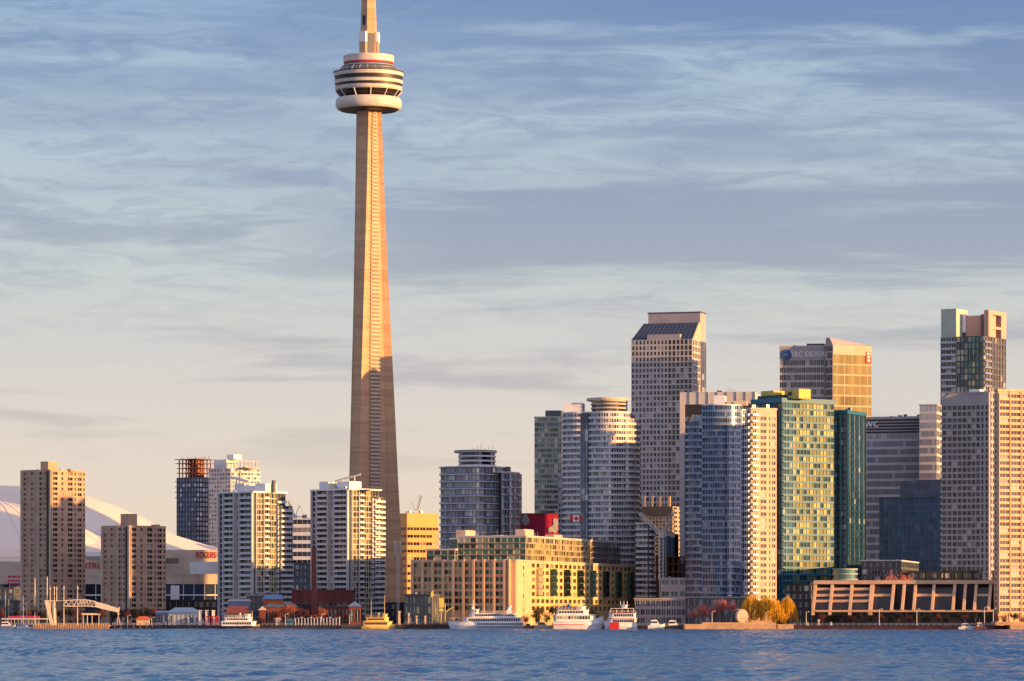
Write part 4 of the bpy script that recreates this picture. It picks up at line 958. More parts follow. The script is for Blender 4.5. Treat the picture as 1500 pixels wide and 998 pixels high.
def grid_tower():
    B = Bld('office_tower', 'tall grey office tower with square window grid and a sloping dark glass roof', 'office tower', 925, 1014, 1034, 2525, 17, 497, 'grey_pale')
    W, P, H = B.W, B.P, B.H; B.core('black'); n = 44; nb = 16
    B.cells(B.F, 0, W * .60, 40, H, n - 5, 10, (.22, .88), .4, 'pane_brown', wf=.62, kind=0); B.cells(B.F, W * .60, W, 40, H, n - 5, 6, (.14, .92), .35, 'pane_brown', wf=.78, kind=0)
    B.cells(B.F, 0, W, 0, 40, 6, 12, (.3, .95), .4, 'pane_brown', wf=.8)
    B.cells(B.Rt, 0, P * .55, 0, H, n, 5, (.14, .9), .4, 'pane_brown', wf=.74); B.cells(B.Rt, P * .55, P, 0, H, n, 3, (.1, .95), .2, 'pane_blue', 'grey_dark', .9)
    b = MB()
    for k in range(0, n - 5, 4): zz = 40 + (H - 40) * k / (n - 5); b.obox(B.F, 0, W, zz - .5, zz + .5, .402, .6)
    b.build('storey_band', M['grey_pale'], B.root)
    # sloping glass roof and the slab behind it
    zt = B.z(470); x0, x1 = W * .13, W * 1.0
    b = MB(); b.add([(0, 0, H + .02), (W, 0, H + .02), (W, P * .5, H + .02), (0, P * .5, H + .02), (W * .10, P * .46, zt), (W * .99, P * .46, zt), (W * .99, P * .5, zt), (W * .10, P * .5, zt)],
          [(0, 1, 5, 4), (1, 2, 6, 5), (2, 3, 7, 6), (3, 0, 4, 7), (4, 5, 6, 7)]); b.build('sloping_roof', M['pane_slope'], B.root)
    b = MB()
    for k in range(15):
        f = k / 14; b.tube((W * f, -.1, H + .1), (W * (.10 + .89 * f), P * .46 - .1, zt + .1), .14, n=4)
    for k in range(1, 8):
        f = k / 8; b.tube((W * .10 * f, P * .46 * f - .12, H + (zt - H) * f + .1), (W - W * .01 * f, P * .46 * f - .12, H + (zt - H) * f + .1), .10, n=4)
    b.build('roof_glazing_bar', M['grey_dark'], B.root)
    b = MB(); b.box(W * .26, W * .80, -.2, 5, H + .03, B.z(489)); b.build('dormer', M['grey'], B.root)
    b = MB(); b.box(W * .14, W, P * .58, P * .98, H + .03, B.z(455)); r = b.build('crown_slab', M['grey'], B.root)
    b = MB(); b.box(W * .13, W * 1.01, P * .575, P * .985, B.z(455) + .01, B.z(453)); b.build('slab_coping', M['grey_dark'], r)
    # set-back sides that step with the roof
    b = MB(); b.add([(W, 0, H + .01), (W + .4, 0, H + .01), (W + .4, P * .58, H + .01), (W, P * .58, H + .01), (W, P * .46, zt), (W + .4, P * .46, zt), (W + .4, P * .58, zt), (W, P * .58, zt)],
          [(0, 1, 5, 4), (1, 2, 6, 5), (2, 3, 7, 6), (3, 0, 4, 7), (4, 5, 6, 7), (3, 2, 1, 0)]); b.build('gable', M['peach'], B.root)
    B.finish()
M['pane_slope'] = glass('slope_glass', (0.012, 0.028, 0.06), (0.03, 0.06, 0.12), (0.05, 0.08, 0.14), 0.05, 0.3, 0.15)
grid_tower()

B = Bld('office_block', 'grey panel clad block with a pale left pillar behind the curved dark blue condo', 'office', 996, 1106, 1116, 2330, 8, 574, 'grey')
B.core('black', B.z(592)); W, P, H = B.W, B.P, B.H
b = MB(); b.box(0, W, -.4, P, B.z(592), H); b.build('plant_screen', M['grey_pale'], B.root)
b = MB()
for k in range(9): b.obox(B.F, W * k / 8 - .25 + .3, W * k / 8 + .25 - .3 * (k == 8), B.z(591.5), H + .3, .42, .9)
b.build('screen_rib', M['grey'], B.root)
B.cells(B.F, W * .07, W, 0, B.z(610), 32, 18, (.15, .95), .3, 'pane_dark', 'grey_dark', .9)
b = MB(); b.obox(B.F, 0, W * .065, 0, B.z(592), .02, 1.2); b.build('pale_pillar', M['grey_pale'], B.root)
b = MB(); [b.tube((W * (.62 + .02 * i), 2, H), (W * (.66 + .02 * i), 2, H + 3 - i * .4), .12, n=4) for i in range(5)]; b.build('roof_aerials', M['steel'], B.root); B.units(4, seed=21); B.finish()

B = Bld('office_tower', 'bank office tower with a grey signed half and a golden glass half', 'office tower', 1142, 1207, 1214, 2600, 9, 508, 'grey')
W, P, H = B.W, B.P, B.H; B.core('black'); n = 28; z1 = B.z(527)
B.cells(B.F, 0, W, 0, z1, 36, 12, (.26, .94), .3, 'pane_brown', 'grey_pale', .86); B.wall.obox(B.F, 0, W, z1, H, 0, .35, B.mi('grey'))
B.cells(B.Rt, 0, P, 0, H, n, 4, (.2, .95), .3, 'pane_dark', 'grey_dark', .9)
B.text(B.F, W * .63, B.z(519), 'RBC DEXIA', 3.3, 'white', .45, .95)
lx, lz = W * .15, B.z(519.5)
b = MB(); b.prism([(lx + 3.4 * math.cos(R(15 * k)), lz + 3.4 * math.sin(R(15 * k))) for k in range(24)], .45, .7); o = b.build('round_logo', M['blue_paint'], B.root); o.rotation_euler = (R(90), 0, 0)
b = MB(); [b.prism([(lx + r_ * math.cos(R(20 * k)), lz + dz + r_ * .7 * math.sin(R(20 * k))) for k in range(18)], .71, .8) for r_, dz in ((1.2, .2),)]; o = b.build('logo_mark', M['rail_dim'], B.root); o.rotation_euler = (R(90), 0, 0)
B.parapet(.8, mat='grey_pale'); b = MB(); b.box(W * .6, W, 2, P * .7, H, B.z(503)); b.build('plant_room', M['grey_dark'], B.root); b = MB(); b.box(W * .3, W * .36, 2, 5, H, B.z(505)); b.build('roof_vent', M['grey_dark'], B.root)
B2 = Bld('wing', None, None, 1209, 1220, 1276, 2592, 62, 505, 'beige_pale'); W2, P2, H2 = B2.W, B2.P, B2.H
B2.core('black'); B2.cells(B2.F, 0, W2, 0, H2, 38, 3, (.14, .94), .25, 'pane_brown', 'grey_pale', .85); B2.cells(B2.Rt, 0, P2, 0, H2 - 6, 26, 5, (.12, .99), .2, 'pane_amber' if 'pane_amber' in M else 'pane_sunlit_gold', 'peach', .985)
B2.wall.obox(B2.Rt, 0, P2, H2 - 6, H2, 0, .3, B2.mi('beige_pale'))
zA, zB = B2.z(494), B2.z(503)
b = MB(); b.hexa([(0, 0, H2 + .01), (W2, 0, H2 + .01), (W2, P2, H2 + .01), (0, P2, H2 + .01), (W2 * .1, 0, zA), (W2 * .55, 0, zA), (W2 * .55, P2, zB), (W2 * .1, P2, zB)]); b.build('slanting_roof', M['grey'], B2.root)
b = MB(); b.obox(B2.Rt, P2 * .86, P2 * .97, B2.z(531), B2.z(514), .32, .6); b.build('red_sign', M['red'], B2.root)
b = MB(); [b.obox(B2.Rt, P2 * .885, P2 * .945, B2.z(528 - 5 * k), B2.z(525 - 5 * k), .61, .7) for k in range(3)]; b.build('sign_mark', M['white'], B2.root)
B2.finish(); wing(B, B2); B.finish()

B = Bld('office_block', 'wide silver glass office with dark louvred top and small lettered sign at its left end', 'office', 1262, 1352, 1384, 2450, 16, 612, 'grey')
W, P, H = B.W, B.P, B.H; B.core('black', H); z1 = B.z(634)
B.cells(B.F, 0, W, 0, z1, 24, 22, (.30, .98), .16, 'pane_silver', 'grey_pale', .97, kind=0)
for k in range(5): B.wall.obox(B.F, 0, W, z1 + (H - z1) * (k + .55) / 5, z1 + (H - z1) * (k + 1) / 5, 0, .5, 0)
B.text(B.F, W * .115, B.z(619.5), 'pwc', 5.2, 'white', .6, 1.0)
b = MB(); b.box(-.3, W, -.6, P, H + .02, H + .9); b.build('roof_slab', M['grey_pale'], B.root); B.units(5, H + .9, 3, seed=31)
B2 = Bld('wing', None, None, 1347, 1372, 1392, 2435, 16, 594, 'grey'); B2.core('black'); B2.cells(B2.F, 0, B2.W, 0, B2.H, 26, 8, (.30, .98), .16, 'pane_silver', 'grey_pale', .97, kind=0); B2.cells(B2.Rt, 0, B2.P, 0, B2.H, 26, 6, (.30, .98), .16, 'pane_silver', 'grey_pale', .97, kind=0); B2.parapet(.7); B2.finish(); wing(B, B2); B.finish()
B = Bld('office_block', 'added dark blue stepped block standing in for a reflection in the silver office', 'office', 1288, 1380, 1396, 2330, 18, 729, 'teal_dark')  # made-up block standing in for a dark reflection in the silver glass
W, P, H = B.W, B.P, B.H; B.core('black'); n = int(H / 3.6)
B.cells(B.F, 0, W, 0, H, n, 14, (.08, .95), .12, 'pane_navy', 'net', .92, kind=0)
b = MB(); b.box(W * .33, W, 1, P, H, B.z(708)); b.build('upper_step', M['net'], B.root); b = MB(); b.box(W * .60, W, 2, P, B.z(708), B.z(702)); b.build('upper_step', M['net'], B.root); B.parapet(.5, mat='net'); B.units(5, seed=40); B.finish()

B = Bld('apartment_tower', 'tall tower with a pale green block and pink portal frames on top, above the hotel', 'apartment tower', 1378, 1440, 1473, 2480, 30, 492, 'grey')
W, P, H = B.W, B.P, B.H; B.core('black'); n = 46
B.cells(B.F, 0, W * .38, 0, H, n, 3, (.2, .85), .3, 'pane_dark', 'grey', .8); B.slabs(B.F, .3, W * .36, 3, H, n - 1, 1.4, .4, 'rail', 'grey_pale')
B.cells(B.F, W * .38, W, 0, H, n, 7, (.12, .9), .3, 'pane_green', 'grey_dark', .8); B.cells(B.Rt, 0, P, 0, H, n, 8, (.12, .9), .3, 'pane_brown', 'grey_dark', .8); B.slabs(B.Rt, .3, P * .3, 3, H, n - 1, 1.3, .36, 'rail_dim', 'grey')
M['pale_green'] = surf('pale_green_panel', (0.44, 0.50, 0.42), 0.7, 0.06)
b = MB(); b.box(0, W * .36, .5, P * .5, H, B.z(450.5)); b.build('green_block', M['pale_green'], B.root)
M['pink'] = surf('pink_render', (0.55, 0.36, 0.29), 0.8, 0.06)
b = MB(); b.box(W * .42, W * .98, P * .30, P * .6, H, B.z(460)); b.build('portal_wall', M['pink'], B.root)
b = MB(); zt_, zb_ = B.z(453), H; x0, x1 = W * .70, W * 1.0; y0, y1 = P * .35, P * .99
sg = Seg((W + .4, P * .22), (W + .4, P)); 
b.obox(sg, 0, sg.L * .22, zb_, zt_, -3, 0); b.obox(sg, sg.L * .72, sg.L, zb_, zt_, -3, 0); b.obox(sg, sg.L * .22, sg.L * .72, B.z(459), zt_, -3, 0); b.obox(sg, sg.L * .22, sg.L * .72, B.z(480), B.z(476), -3, 0)
b.build('portal_frame', M['pink'], B.root)
b = MB(); b.obox(sg, 0, sg.L, zb_, B.z(459), -5, -3.1); b.build('portal_back', M['rust'], B.root)
b = MB(); b.tube((W * .2, 3, B.z(450)), (W * .2, 3, B.z(447)), .3); b.build('roof_aerial', M['steel'], B.root); b = MB(); b.tube((W * .40, P * .28, H + 3), (W * .40, P * .28, B.z(458)), 1.2, 1.2, 12); b.build('flue', M['white'], B.root)
B.finish()

def hotel():
    B = Bld('hotel_tower', 'broad hotel slab with a concave grey window grid and a pale rooftop box', 'hotel', 1380, 1450, 1466, 2212, 26, 575, 'grey')
    W, P, H = B.W, B.P, B.H; n = 37
    pts = [(W * f, -.5 + 2.4 * math.sin(math.pi * f)) for f in [i / 10 for i in range(11)]]
    B.core('grey', H, pts + [(W, P), (0, P)])
    for i, (p, q) in enumerate(zip(pts, pts[1:])):
        B.cells(Seg(p, q), 0, math.dist(p, q), 18, B.z(592), n - 7, 1 if i not in (8, 9) else 1, (.16, .84), .6, 'pane_dark', wf=.78 if i < 8 else .5, kind=0); B.wall.obox(Seg(p, q), 0, math.dist(p, q), B.z(592), H, 0, .6, 0); B.wall.obox(Seg(p, q), 0, math.dist(p, q), 0, 18, 0, .6, 0)
    B.cells(B.Rt, 0, P, 0, H, n - 4, 6, (.2, .8), .4, 'pane_dark', wf=.6)
    B.slabs(B.Lt, .3, P - .3, 18, B.z(592), n - 7, 1.1, .5, 'rail', 'grey_pale')
    b = MB(); b.box(W * .50, W * .72, P * .3, P * .7, H, B.z(569)); b.build('roof_box', M['white'], B.root)
    B.parapet(.6); B.finish()
    B = Bld('hotel_tower', 'peach sunlit hotel tower with wide paired windows, cut by the photo edge', 'hotel', 1457, 1462, 1511, 2031, 64, 573, 'warm_concrete')
    W, P, H = B.W, B.P, B.H; B.core('warm_concrete'); n = 36
    B.cells(B.Rt, 0, P, 6, H - 1, n, [(k / 3 + .035, (k + 1) / 3 - .025) for k in range(3)], (.28, .86), .6, 'pane_brown', kind=2, frame='warm_concrete')
    B.cells(B.F, 0, W, 6, H - 1, n, 1, (.2, .8), .4, 'pane_dark', wf=.4); B.parapet(1.0)
    b = MB()
    for k in range(3): b.obox(B.Rt, P * k / 3 - .1 + .12, P * k / 3 + .42, 0, H, .605, 1.0)
    b.build('vertical_fin', M['warm_concrete'], B.root); B.finish()
hotel()

# ---- conference building with leaning frames --------------------------------------------
def leaning():
    D = 2040; B = Bld('conference_building', 'low waterfront building with leaning sunlit concrete frames under a long beam', 'building', 1193, 1458, 1472, D, 13, 853, 'black')
    W, P, H = B.W, B.P, B.H; D0 = B.O[1]
    zz = lambda px, py: PZ(py, D0 + (B.D - D0) * (px - 1193) / 265) - LAND
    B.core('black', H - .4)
    tt = lambda px: W * (px - 1203) / (1458 - 1203)
    g = B.F; out_b = 8.5
    cols = (1203, 1227, 1255, 1283, 1314, 1329, 1345, 1371, 1400, 1415, 1430, 1450)
    zb = zz(1193, 894)
    for k, px in enumerate(cols):
        t = max(.0, tt(px)); wd = 1.9 if k == 3 else 1.35; zlow = zb - (2.4 if k < 4 else 0)
        b = MB(); b.lean(g, t, t + wd, zlow, H - .8, 1.3, out_b * 1.05, .25); b.build('leaning_pier', M['warm_concrete'], B.root)
    lo = lambda f: out_b + (.25 - out_b) * f
    for k, (p, q) in enumerate(zip(cols, cols[1:])):
        t0, t1 = max(0, tt(p)) + 1.4, tt(q) - .05
        if q - p < 18: continue
        for f in (.30, .52, .76) if k < 3 else (.52,):
            za = zb + (H - .8 - zb) * f; o = lo(f); b = MB()
            b.obox(g, t0, t1, za, za + .45, 0.02, o); b.obox(g, t0, t1, za + .45, za + 1.25, o - .3, o - .02); b.build('terrace', M['warm_concrete'] if k % 2 == 0 else M['warm_concrete'], B.root)
        b = MB(); b.add([g.pt(t0, zb + .5, out_b - .6), g.pt(t1, zb + .5, out_b - .6), g.pt(t1, H - 1, -.2 + .3), g.pt(t0, H - 1, -.2 + .3)], [(0, 1, 2, 3)]); b.build('sloping_window', M['pane_slopewin'], B.root)
    b = MB(); b.obox(g, 0, W, H - .8, H + 1.0, -.6, 2.0); b.build('top_beam', M['warm_concrete'], B.root)
    b = MB(); b.obox(g, 0, W, zb - .9, zb + .1, out_b - 1.6, out_b + 1.0); b.build('bottom_beam', M['warm_concrete'], B.root)
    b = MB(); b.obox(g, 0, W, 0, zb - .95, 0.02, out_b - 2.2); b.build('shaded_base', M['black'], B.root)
    b = MB(); b.box(2, W - 2, 3, P - 1, H - .4, H + .2); b.build('roof_slab', M['grey'], B.root)
    b = MB(); b.box(W * .52, W * .56, 3, 5, H + .2, H + 1.4); b.build('roof_vent', M['grey'], B.root)
    B.finish()
leaning()
# ---- low buildings filling the foot of the skyline --------------------------------------
def low(name, lab, cat, xL, xC, xR, D, a, ytop, wall, pane, nb=6, group=None, roof=None, nf=None, hf=(.2, .85), frame='offwhite'):
    B = Bld(name, lab, cat, xL, xC, xR, D, a, ytop, wall, group); B.core()
    n = nf or max(1, int(B.H / 3.6))
    B.cells(B.F, 0, B.W, 0, B.H, n, nb, hf, .3, pane, wf=.74, frame=frame); B.cells(B.Rt, 0, B.P, 0, B.H, n, max(1, int(nb * B.P / B.W)), hf, .3, pane, wf=.74, frame=frame)
    if roof:
        b = MB(); b.box(-.5, B.W + .5, -.6, B.P + .4, B.H + .01, B.H + .6); b.build('roof', M[roof], B.root)
    else: B.parapet(.6)
    B.units(2, seed=int(xL) + 3, size=1.6); return B.finish()
low('glass_block', 'dark glass block at the left photo edge under the stadium wall', 'office', -40, 20, 46, 2480, 12, 862, 'grey_dark', 'pane_blue', 8)
low('low_block', 'low dark building behind the masts, left of the white gantry', 'building', -30, 66, 84, 2330, 10, 881, 'grey_dark', 'pane_dark', 9)
low('low_block', 'low dark building behind the white gantry between the brown towers', 'building', 120, 152, 170, 2330, 12, 880, 'net', 'pane_blue', 5)
low('low_block', 'long low dark building between the shorter brown tower and the white condos', 'building', 236, 318, 345, 2330, 10, 880, 'black', 'pane_dark', 9)
low('glass_block', 'dark blue glass block at the foot of the striped office', 'office', 415, 450, 472, 2300, 12, 826, 'grey_dark', 'pane_blue', 6)
low('low_block', 'dark low building with pale edge left of the orange shed', 'building', 362, 388, 410, 2145, 14, 873, 'grey_dark', 'pane_dark', 4, roof='grey')
low('low_block', 'dark low block at the foot of the concrete tower', 'building', 556, 596, 620, 2300, 12, 884, 'black', 'pane_dark', 5)
low('glass_pavilion', 'dark green glass pavilion before the left end of the terminal', 'pavilion', 593, 632, 644, 2035, 22, 872, 'grey_dark', 'pane_green', 7, roof='grey_dark', nf=3)
low('condo_podium', 'wide blue glass podium under the curved pale condo', 'building', 930, 1006, 1030, 2200, 10, 878, 'grey', 'pane_blue', 10, roof='grey_pale')
low('low_block', 'grey concrete block with slanting bands at the foot of the building site', 'building', 968, 1008, 1020, 2235, 14, 848, 'grey', 'pane_blue', 3, nf=4, hf=(.5, .9))
low('condo_podium', 'dark glass podium under the curved dark blue condo', 'building', 1004, 1096, 1112, 2160, 8, 876, 'grey_dark', 'pane_blue', 10, roof='grey')
low('low_block', 'dark shaded block between the teal glass tower and the leaning frames', 'building', 1150, 1186, 1206, 2130, 30, 856, 'black', 'pane_dark', 4)
low('low_block', 'dark block with a white roof edge beneath the silver office', 'building', 1262, 1318, 1345, 2230, 12, 822, 'grey_dark', 'pane_dark', 6, roof='offwhite')
low('low_block', 'dark low block behind the evergreen row at the hotel foot', 'building', 1330, 1456, 1466, 2215, 8, 838, 'black', 'pane_dark', 8)
rr = random.Random(77)
for k, (p0, p1, yt) in enumerate(((-60, 30, 878), (60, 130, 884), (300, 360, 872), (360, 430, 862), (540, 600, 889), (600, 650, 880), (720, 800, 856), (900, 960, 850), (1000, 1060, 866), (1120, 1220, 848), (1220, 1300, 856), (1400, 1520, 850))):
    low('distant_block', ('grey', 'brown', 'dark')[k % 3] + ' distant block of the inner city mostly hidden behind the nearer towers', 'building', p0, p0 + (p1 - p0) * .7, p1, 3000 + 60 * (k % 3), 15, yt, ('grey', 'beige', 'grey_dark')[k % 3], 'pane_blue', 8, group='distant inner city blocks')

# ---- building site with cranes ----------------------------------------------------------
D_ = 2300
B = Bld('building_site', 'rust coloured concrete frame rising at the building site under the cranes', 'building site', 952, 996, 1006, D_, 14, 815, 'rust')
W, P, H = B.W, B.P, B.H; B.wall.box(0, W, 0, P, 0, B.z(850)); zs = [B.z(y) for y in (850, 838, 826, 815)]
for z0, z1 in zip(zs, zs[1:]):
    b = MB(); b.box(-.6, W + .6, -.6, P, z1 - .5, z1); b.build('floor_slab', M['rust'], B.root)
    b = MB()
    for i in range(6): b.box(W * i / 5.4, W * i / 5.4 + .8, .2, 1.2, z0 + .01, z1 - .51); b.box(W * i / 5.4, W * i / 5.4 + .8, P - 1.4, P - .4, z0 + .01, z1 - .51)
    b.box(W * .25, W * .7, P * .4, P * .8, z0 + .01, z1 - .51); b.build('column_row', M['rust'], B.root)
B.finish()
B = Bld('lift_core', 'dark blue shuttered lift core standing on the building site', 'building site', 966, 988, 994, 2325, 14, 782, 'net'); B.core()
b = MB()
for f in (.05, .3, .55, .8): b.obox(B.F, B.W * f, B.W * f + .8, 0, B.H + .8, .02, .4)
b.build('shutter_rib', M['grey_dark'], B.root); B.finish()
B = Bld('office_block', 'bronze grid block with peach side balconies behind the building site', 'office', 940, 985, 1000, 2400, 16, 742, 'grey'); B.core('black')
B.cells(B.F, 0, B.W, 0, B.H - 6, 32, 9, (.2, .85), .3, 'pane_brown', wf=.66); B.wall.obox(B.F, 0, B.W, B.H - 6, B.H, 0, .3, B.mi('grey_dark')); B.cells(B.Rt, 0, B.P, 0, B.H, 26, 2, (.3, .85), .3, 'pane_brown', 'peach', .7); B.slabs(B.Rt, .2, B.P - .2, 3, B.H, 25, 1.2, .5, 'grey', 'grey_pale')
b = MB(); [b.box(B.W * f, B.W * f + 1.2, .5, 2, B.H, B.H + 6) for f in (.05, .3, .55, .85)]; b.build('column_stub', M['peach'], B.root); B.finish()
def lattice(b, p, q, w, n, r=.16):
    p, q = Vector(p), Vector(q); d = (q - p).normalized(); a = d.cross(Vector((0, 1, 0))).normalized() * w / 2; c = Vector((0, 1, 0)).cross(a).normalized(); c = Vector((0, w / 2, 0))
    cs = [a + c, a - c, -a - c, -a + c]
    for k in cs: b.tube(p + k, q + k, r, n=4)
    for i in range(n):
        u, v = p.lerp(q, i / n), p.lerp(q, (i + 1) / n)
        for k in range(4): b.tube(u + cs[k], v + cs[(k + 1) % 4], r * .6, n=3)
def crane(lab, D, base, top, boom, w=1.6, mat='offwhite', r=.16):
    D = SH(base[0], D); t = thing('tower_crane', lab, 'crane', (PX(base[0], D), D, LAND), 0, 'tower cranes')
    L = lambda px, py: (PX(px, D) - PX(base[0], D), 0, PZ(py, D) - LAND)
    b = MB(); lattice(b, (0, 0, 0), L(base[0], top), w, 24, r); b.build('crane_mast', M[mat], t)
    b = MB(); lattice(b, L(base[0], top), L(*boom), w * .75, 16, r); b.build('boom', M[mat], t)
    dx = 1 if boom[0] > base[0] else -1
    z = L(base[0], top)[2]
    b = MB(); b.box(-1.2, 1.2, -1.6, 1.6, z - 1.6, z + 1.4); b.build('crane_cab', M['offwhite'], t)
    b = MB(); b.box(-dx * 6 - 1.4, -dx * 6 + 1.4, -1.2, 1.2, z - 1.2, z + 1.2); b.build('counterweight', M['grey'], t)
    b = MB(); b.tube((-dx * 6, 0, z), (0, 0, z), .4, n=4); b.tube((0, 0, z), (-dx * 3, 0, z + 7), .25, n=4); b.tube((-dx * 3, 0, z + 7), L(*boom), .08, n=4); b.tube((-dx * 3, 0, z + 7), (-dx * 6, 0, z), .1, n=4); b.build('jib_tie', M[mat], t)
crane('pale luffing crane with its boom raised to the left over the building site', 2268, (969, 0), 784, (937, 752), 2.0, 'offwhite', .26)
crane('pale luffing crane with its boom raised to the right over the building site', 2285, (973, 0), 783, (986, 750), 1.8, 'offwhite', .24)
crane('thin distant crane above the golden office block', 2760, (610, 0), 752, (617, 726), 1.4, 'grey', .2)
crane('thin distant crane above the striped office', 2520, (432, 0), 757, (422, 734), 1.4, 'peach', .2)

# ---- trees ------------------------------------------------------------------------------
TREES = {}
def tree_mesh(kind, seed):
    if (kind, seed) in TREES: return TREES[(kind, seed)]
    rr = random.Random(seed * 7 + len(kind)); tr, cr = MB(), MB()
    def flake(p, s, up=None):
        d = Vector((rr.gauss(0, 1), rr.gauss(0, 1), rr.gauss(0, 1))).normalized() if up is None else up
        a = d * s; c = d.orthogonal().normalized(); c.rotate(Matrix.Rotation(rr.uniform(0, 6.28), 3, d)); c *= s * rr.uniform(.22, .5)
        p = Vector(p); cr.add([tuple(p - a * .5 - c * .3), tuple(p - c * .5), tuple(p + a * .5), tuple(p + c * .5)], [(0, 1, 2, 3)])
    if kind == 'bare':
        tips = []
        def grow(p, d, L, r, lev):
            q = p + d * L; tr.tube(p, q, r, r * .65, 5 if lev < 2 else 4)
            if lev >= 3: tips.append((p, q)); return
            for k in range(rr.choice((3, 4)) if lev else 6):
                nd = (d + Vector((rr.gauss(0, .55), rr.gauss(0, .55), rr.uniform(-.05, .45)))).normalized()
                grow(p + d * L * rr.uniform(.55, 1), nd, L * rr.uniform(.55, .8), r * .55, lev + 1)
        grow(Vector((0, 0, 0)), Vector((0, 0, 1)), 3.2, .22, 0)
        zm = max(q.z for p, q in tips)
        for p, q in tips:
            for k in range(26):
                f = rr.random(); o = Vector((rr.gauss(0, .38), rr.gauss(0, .38), rr.gauss(0, .34))); d = ((q - p).normalized() + Vector((rr.gauss(0, .5), rr.gauss(0, .5), rr.uniform(-.2, .6)))).normalized()
                flake(p.lerp(q, f * 1.15) + o, rr.uniform(.22, .5), d)
    elif kind == 'willow':
        tr.tube((0, 0, 0), (.2, 0, 3.6), .45, .3, 7)
        for k in range(9):
            an = rr.uniform(0, 6.28); e = Vector((math.cos(an) * rr.uniform(1.2, 3), math.sin(an) * rr.uniform(1.2, 3), rr.uniform(6.2, 9))); tr.tube((.2, 0, 3.2), e, .18, .06, 5)
        for k in range(420):
            an = rr.uniform(0, 6.28); rad = 4.2 * math.sqrt(rr.random()); bump = .8 * math.sin(3 * an + seed) + .5 * math.sin(5 * an)
            rad *= 1 + .10 * bump; z0 = 10.6 * math.sqrt(max(.05, 1 - (rad / 5.0) ** 2)) * rr.uniform(.90, 1.02); L = rr.uniform(2, 6.5) * (.5 + .5 * rad / 4.2)
            x, y = rad * math.cos(an), rad * math.sin(an); z = z0; n = int(L / .55)
            dx, dy = math.cos(an) * .05, math.sin(an) * .05
            for i in range(n):
                z -= .55; x += dx + rr.gauss(0, .05); y += dy + rr.gauss(0, .05)
                if z < .8: break
                flake((x, y, z), rr.uniform(.5, .9), Vector((rr.gauss(0, .22), rr.gauss(0, .22), -1)).normalized())
    elif kind == 'bush':
        tr.tube((0, 0, 0), (0, 0, 2.2), .16, .1, 6)
        for c in range(16):
            cx, cy, cz = rr.gauss(0, 1.5), rr.gauss(0, 1.5), rr.uniform(1.6, 5.6)
            tr.tube((0, 0, 1.2), (cx, cy, cz), .07, .03, 4)
            for k in range(70): flake((cx + rr.gauss(0, .62), cy + rr.gauss(0, .62), cz + rr.gauss(0, .55)), rr.uniform(.35, .7))
    elif kind == 'conifer':
        tr.tube((0, 0, 0), (0, 0, 9.5), .22, .03, 6)
        for k in range(900):
            z = 9.8 * rr.random() ** 1.25 + .6; rad = max(0, (10.6 - z) * .26) * math.sqrt(rr.uniform(.15, 1)); an = rr.uniform(0, 6.28)
            flake((rad * math.cos(an), rad * math.sin(an), z), rr.uniform(.5, .9), Vector((math.cos(an), math.sin(an), -.35)).normalized())
    mt = tr.mesh('trunk', [M['bark']]); mc = cr.mesh('crown', [M['twig_pink']])
    hh = max(v[2] for v in cr.v); ww = max(abs(v[0]) for v in cr.v)
    TREES[(kind, seed)] = (mt, mc, hh, ww); return TREES[(kind, seed)]
def tree(name, lab, px, D, ytop, wpx, kind, mat, seed=1, group=None, z0=LAND):
    D = SH(px, D); mt, mc, hh, ww = tree_mesh(kind, seed); H = PZ(ytop, D) - z0; sz = H / hh; sx = wpx * S * D / 2 / ww
    t = thing(name, lab, 'tree', (PX(px, D), D, z0), random.uniform(0, 6.28), group); t.scale = (sx, sx, sz)
    place('trunk', mt, t); c = place('crown', mc, t); c.material_slots[0].link = 'OBJECT'; c.material_slots[0].material = M[mat]
    return t
G1 = 'red budding trees by the brick power house'
for k, (px, yt, w, sd, lab) in enumerate(((425, 881, 44, 1, 'big round orange red budding tree before the brick shed, largest of its group'), (444, 889, 26, 2, 'dull maroon tree between the big orange red tree and the brick chimney'),
     (405, 893, 26, 3, 'reddish tree at the left foot of the big orange red tree'), (471, 888, 22, 2, 'narrow orange red tree right of the brick chimney'), (459, 899, 18, 3, 'small red tree before the foot of the brick chimney'),
     (493, 895, 20, 1, 'small pinkish tree left of the blue pyramid roof'), (517, 888, 14, 3, 'slim orange red tree before the blue pyramid roofed brick kiosk'), (505, 897, 14, 2, 'smallest reddish tree beside the yellow ferry pier'))):
    tree('budding_tree', lab, px, 2016 + 3 * k, yt, w, 'bare', 'maroon' if k in (1, 5) else 'twig_orange', sd, G1)
G2 = 'pink budding trees on the sandstone quay'
for k, (px, yt, w, sd, lab) in enumerate(((1028, 880, 24, 1, 'pink budding tree at the left end of the sandstone quay'), (1046, 884, 26, 2, 'dull pink tree second from the left on the sandstone quay'), (1058, 874, 24, 3, 'tallest pink tree of the sandstone quay, crimson at its top'),
      (1072, 876, 28, 1, 'broad pink tree just left of the white disc sculpture'), (1018, 893, 16, 3, 'small pink shrubby tree hanging over the left quay end'))):
    tree('budding_tree', lab, px, 2018 + 3 * k, yt, w, 'bare', 'twig_pink', sd, G2)
G3 = 'golden willows on the sandstone quay'
for px, yt, w, sd, lab in ((1101, 870, 40, 1, 'golden willow just right of the white disc sculpture'), (1122, 872, 36, 2, 'thin golden tree between the two dense willows'), (1134, 876, 36, 3, 'golden willow left of the rightmost one on the quay'), (1153, 873, 36, 2, 'dense golden willow at the right end of the sandstone quay')):
    tree('willow', lab, px, 2016 + (px % 7), yt, w, 'willow', 'willow', sd, G3)
G4 = 'dark bushes before the terminal'
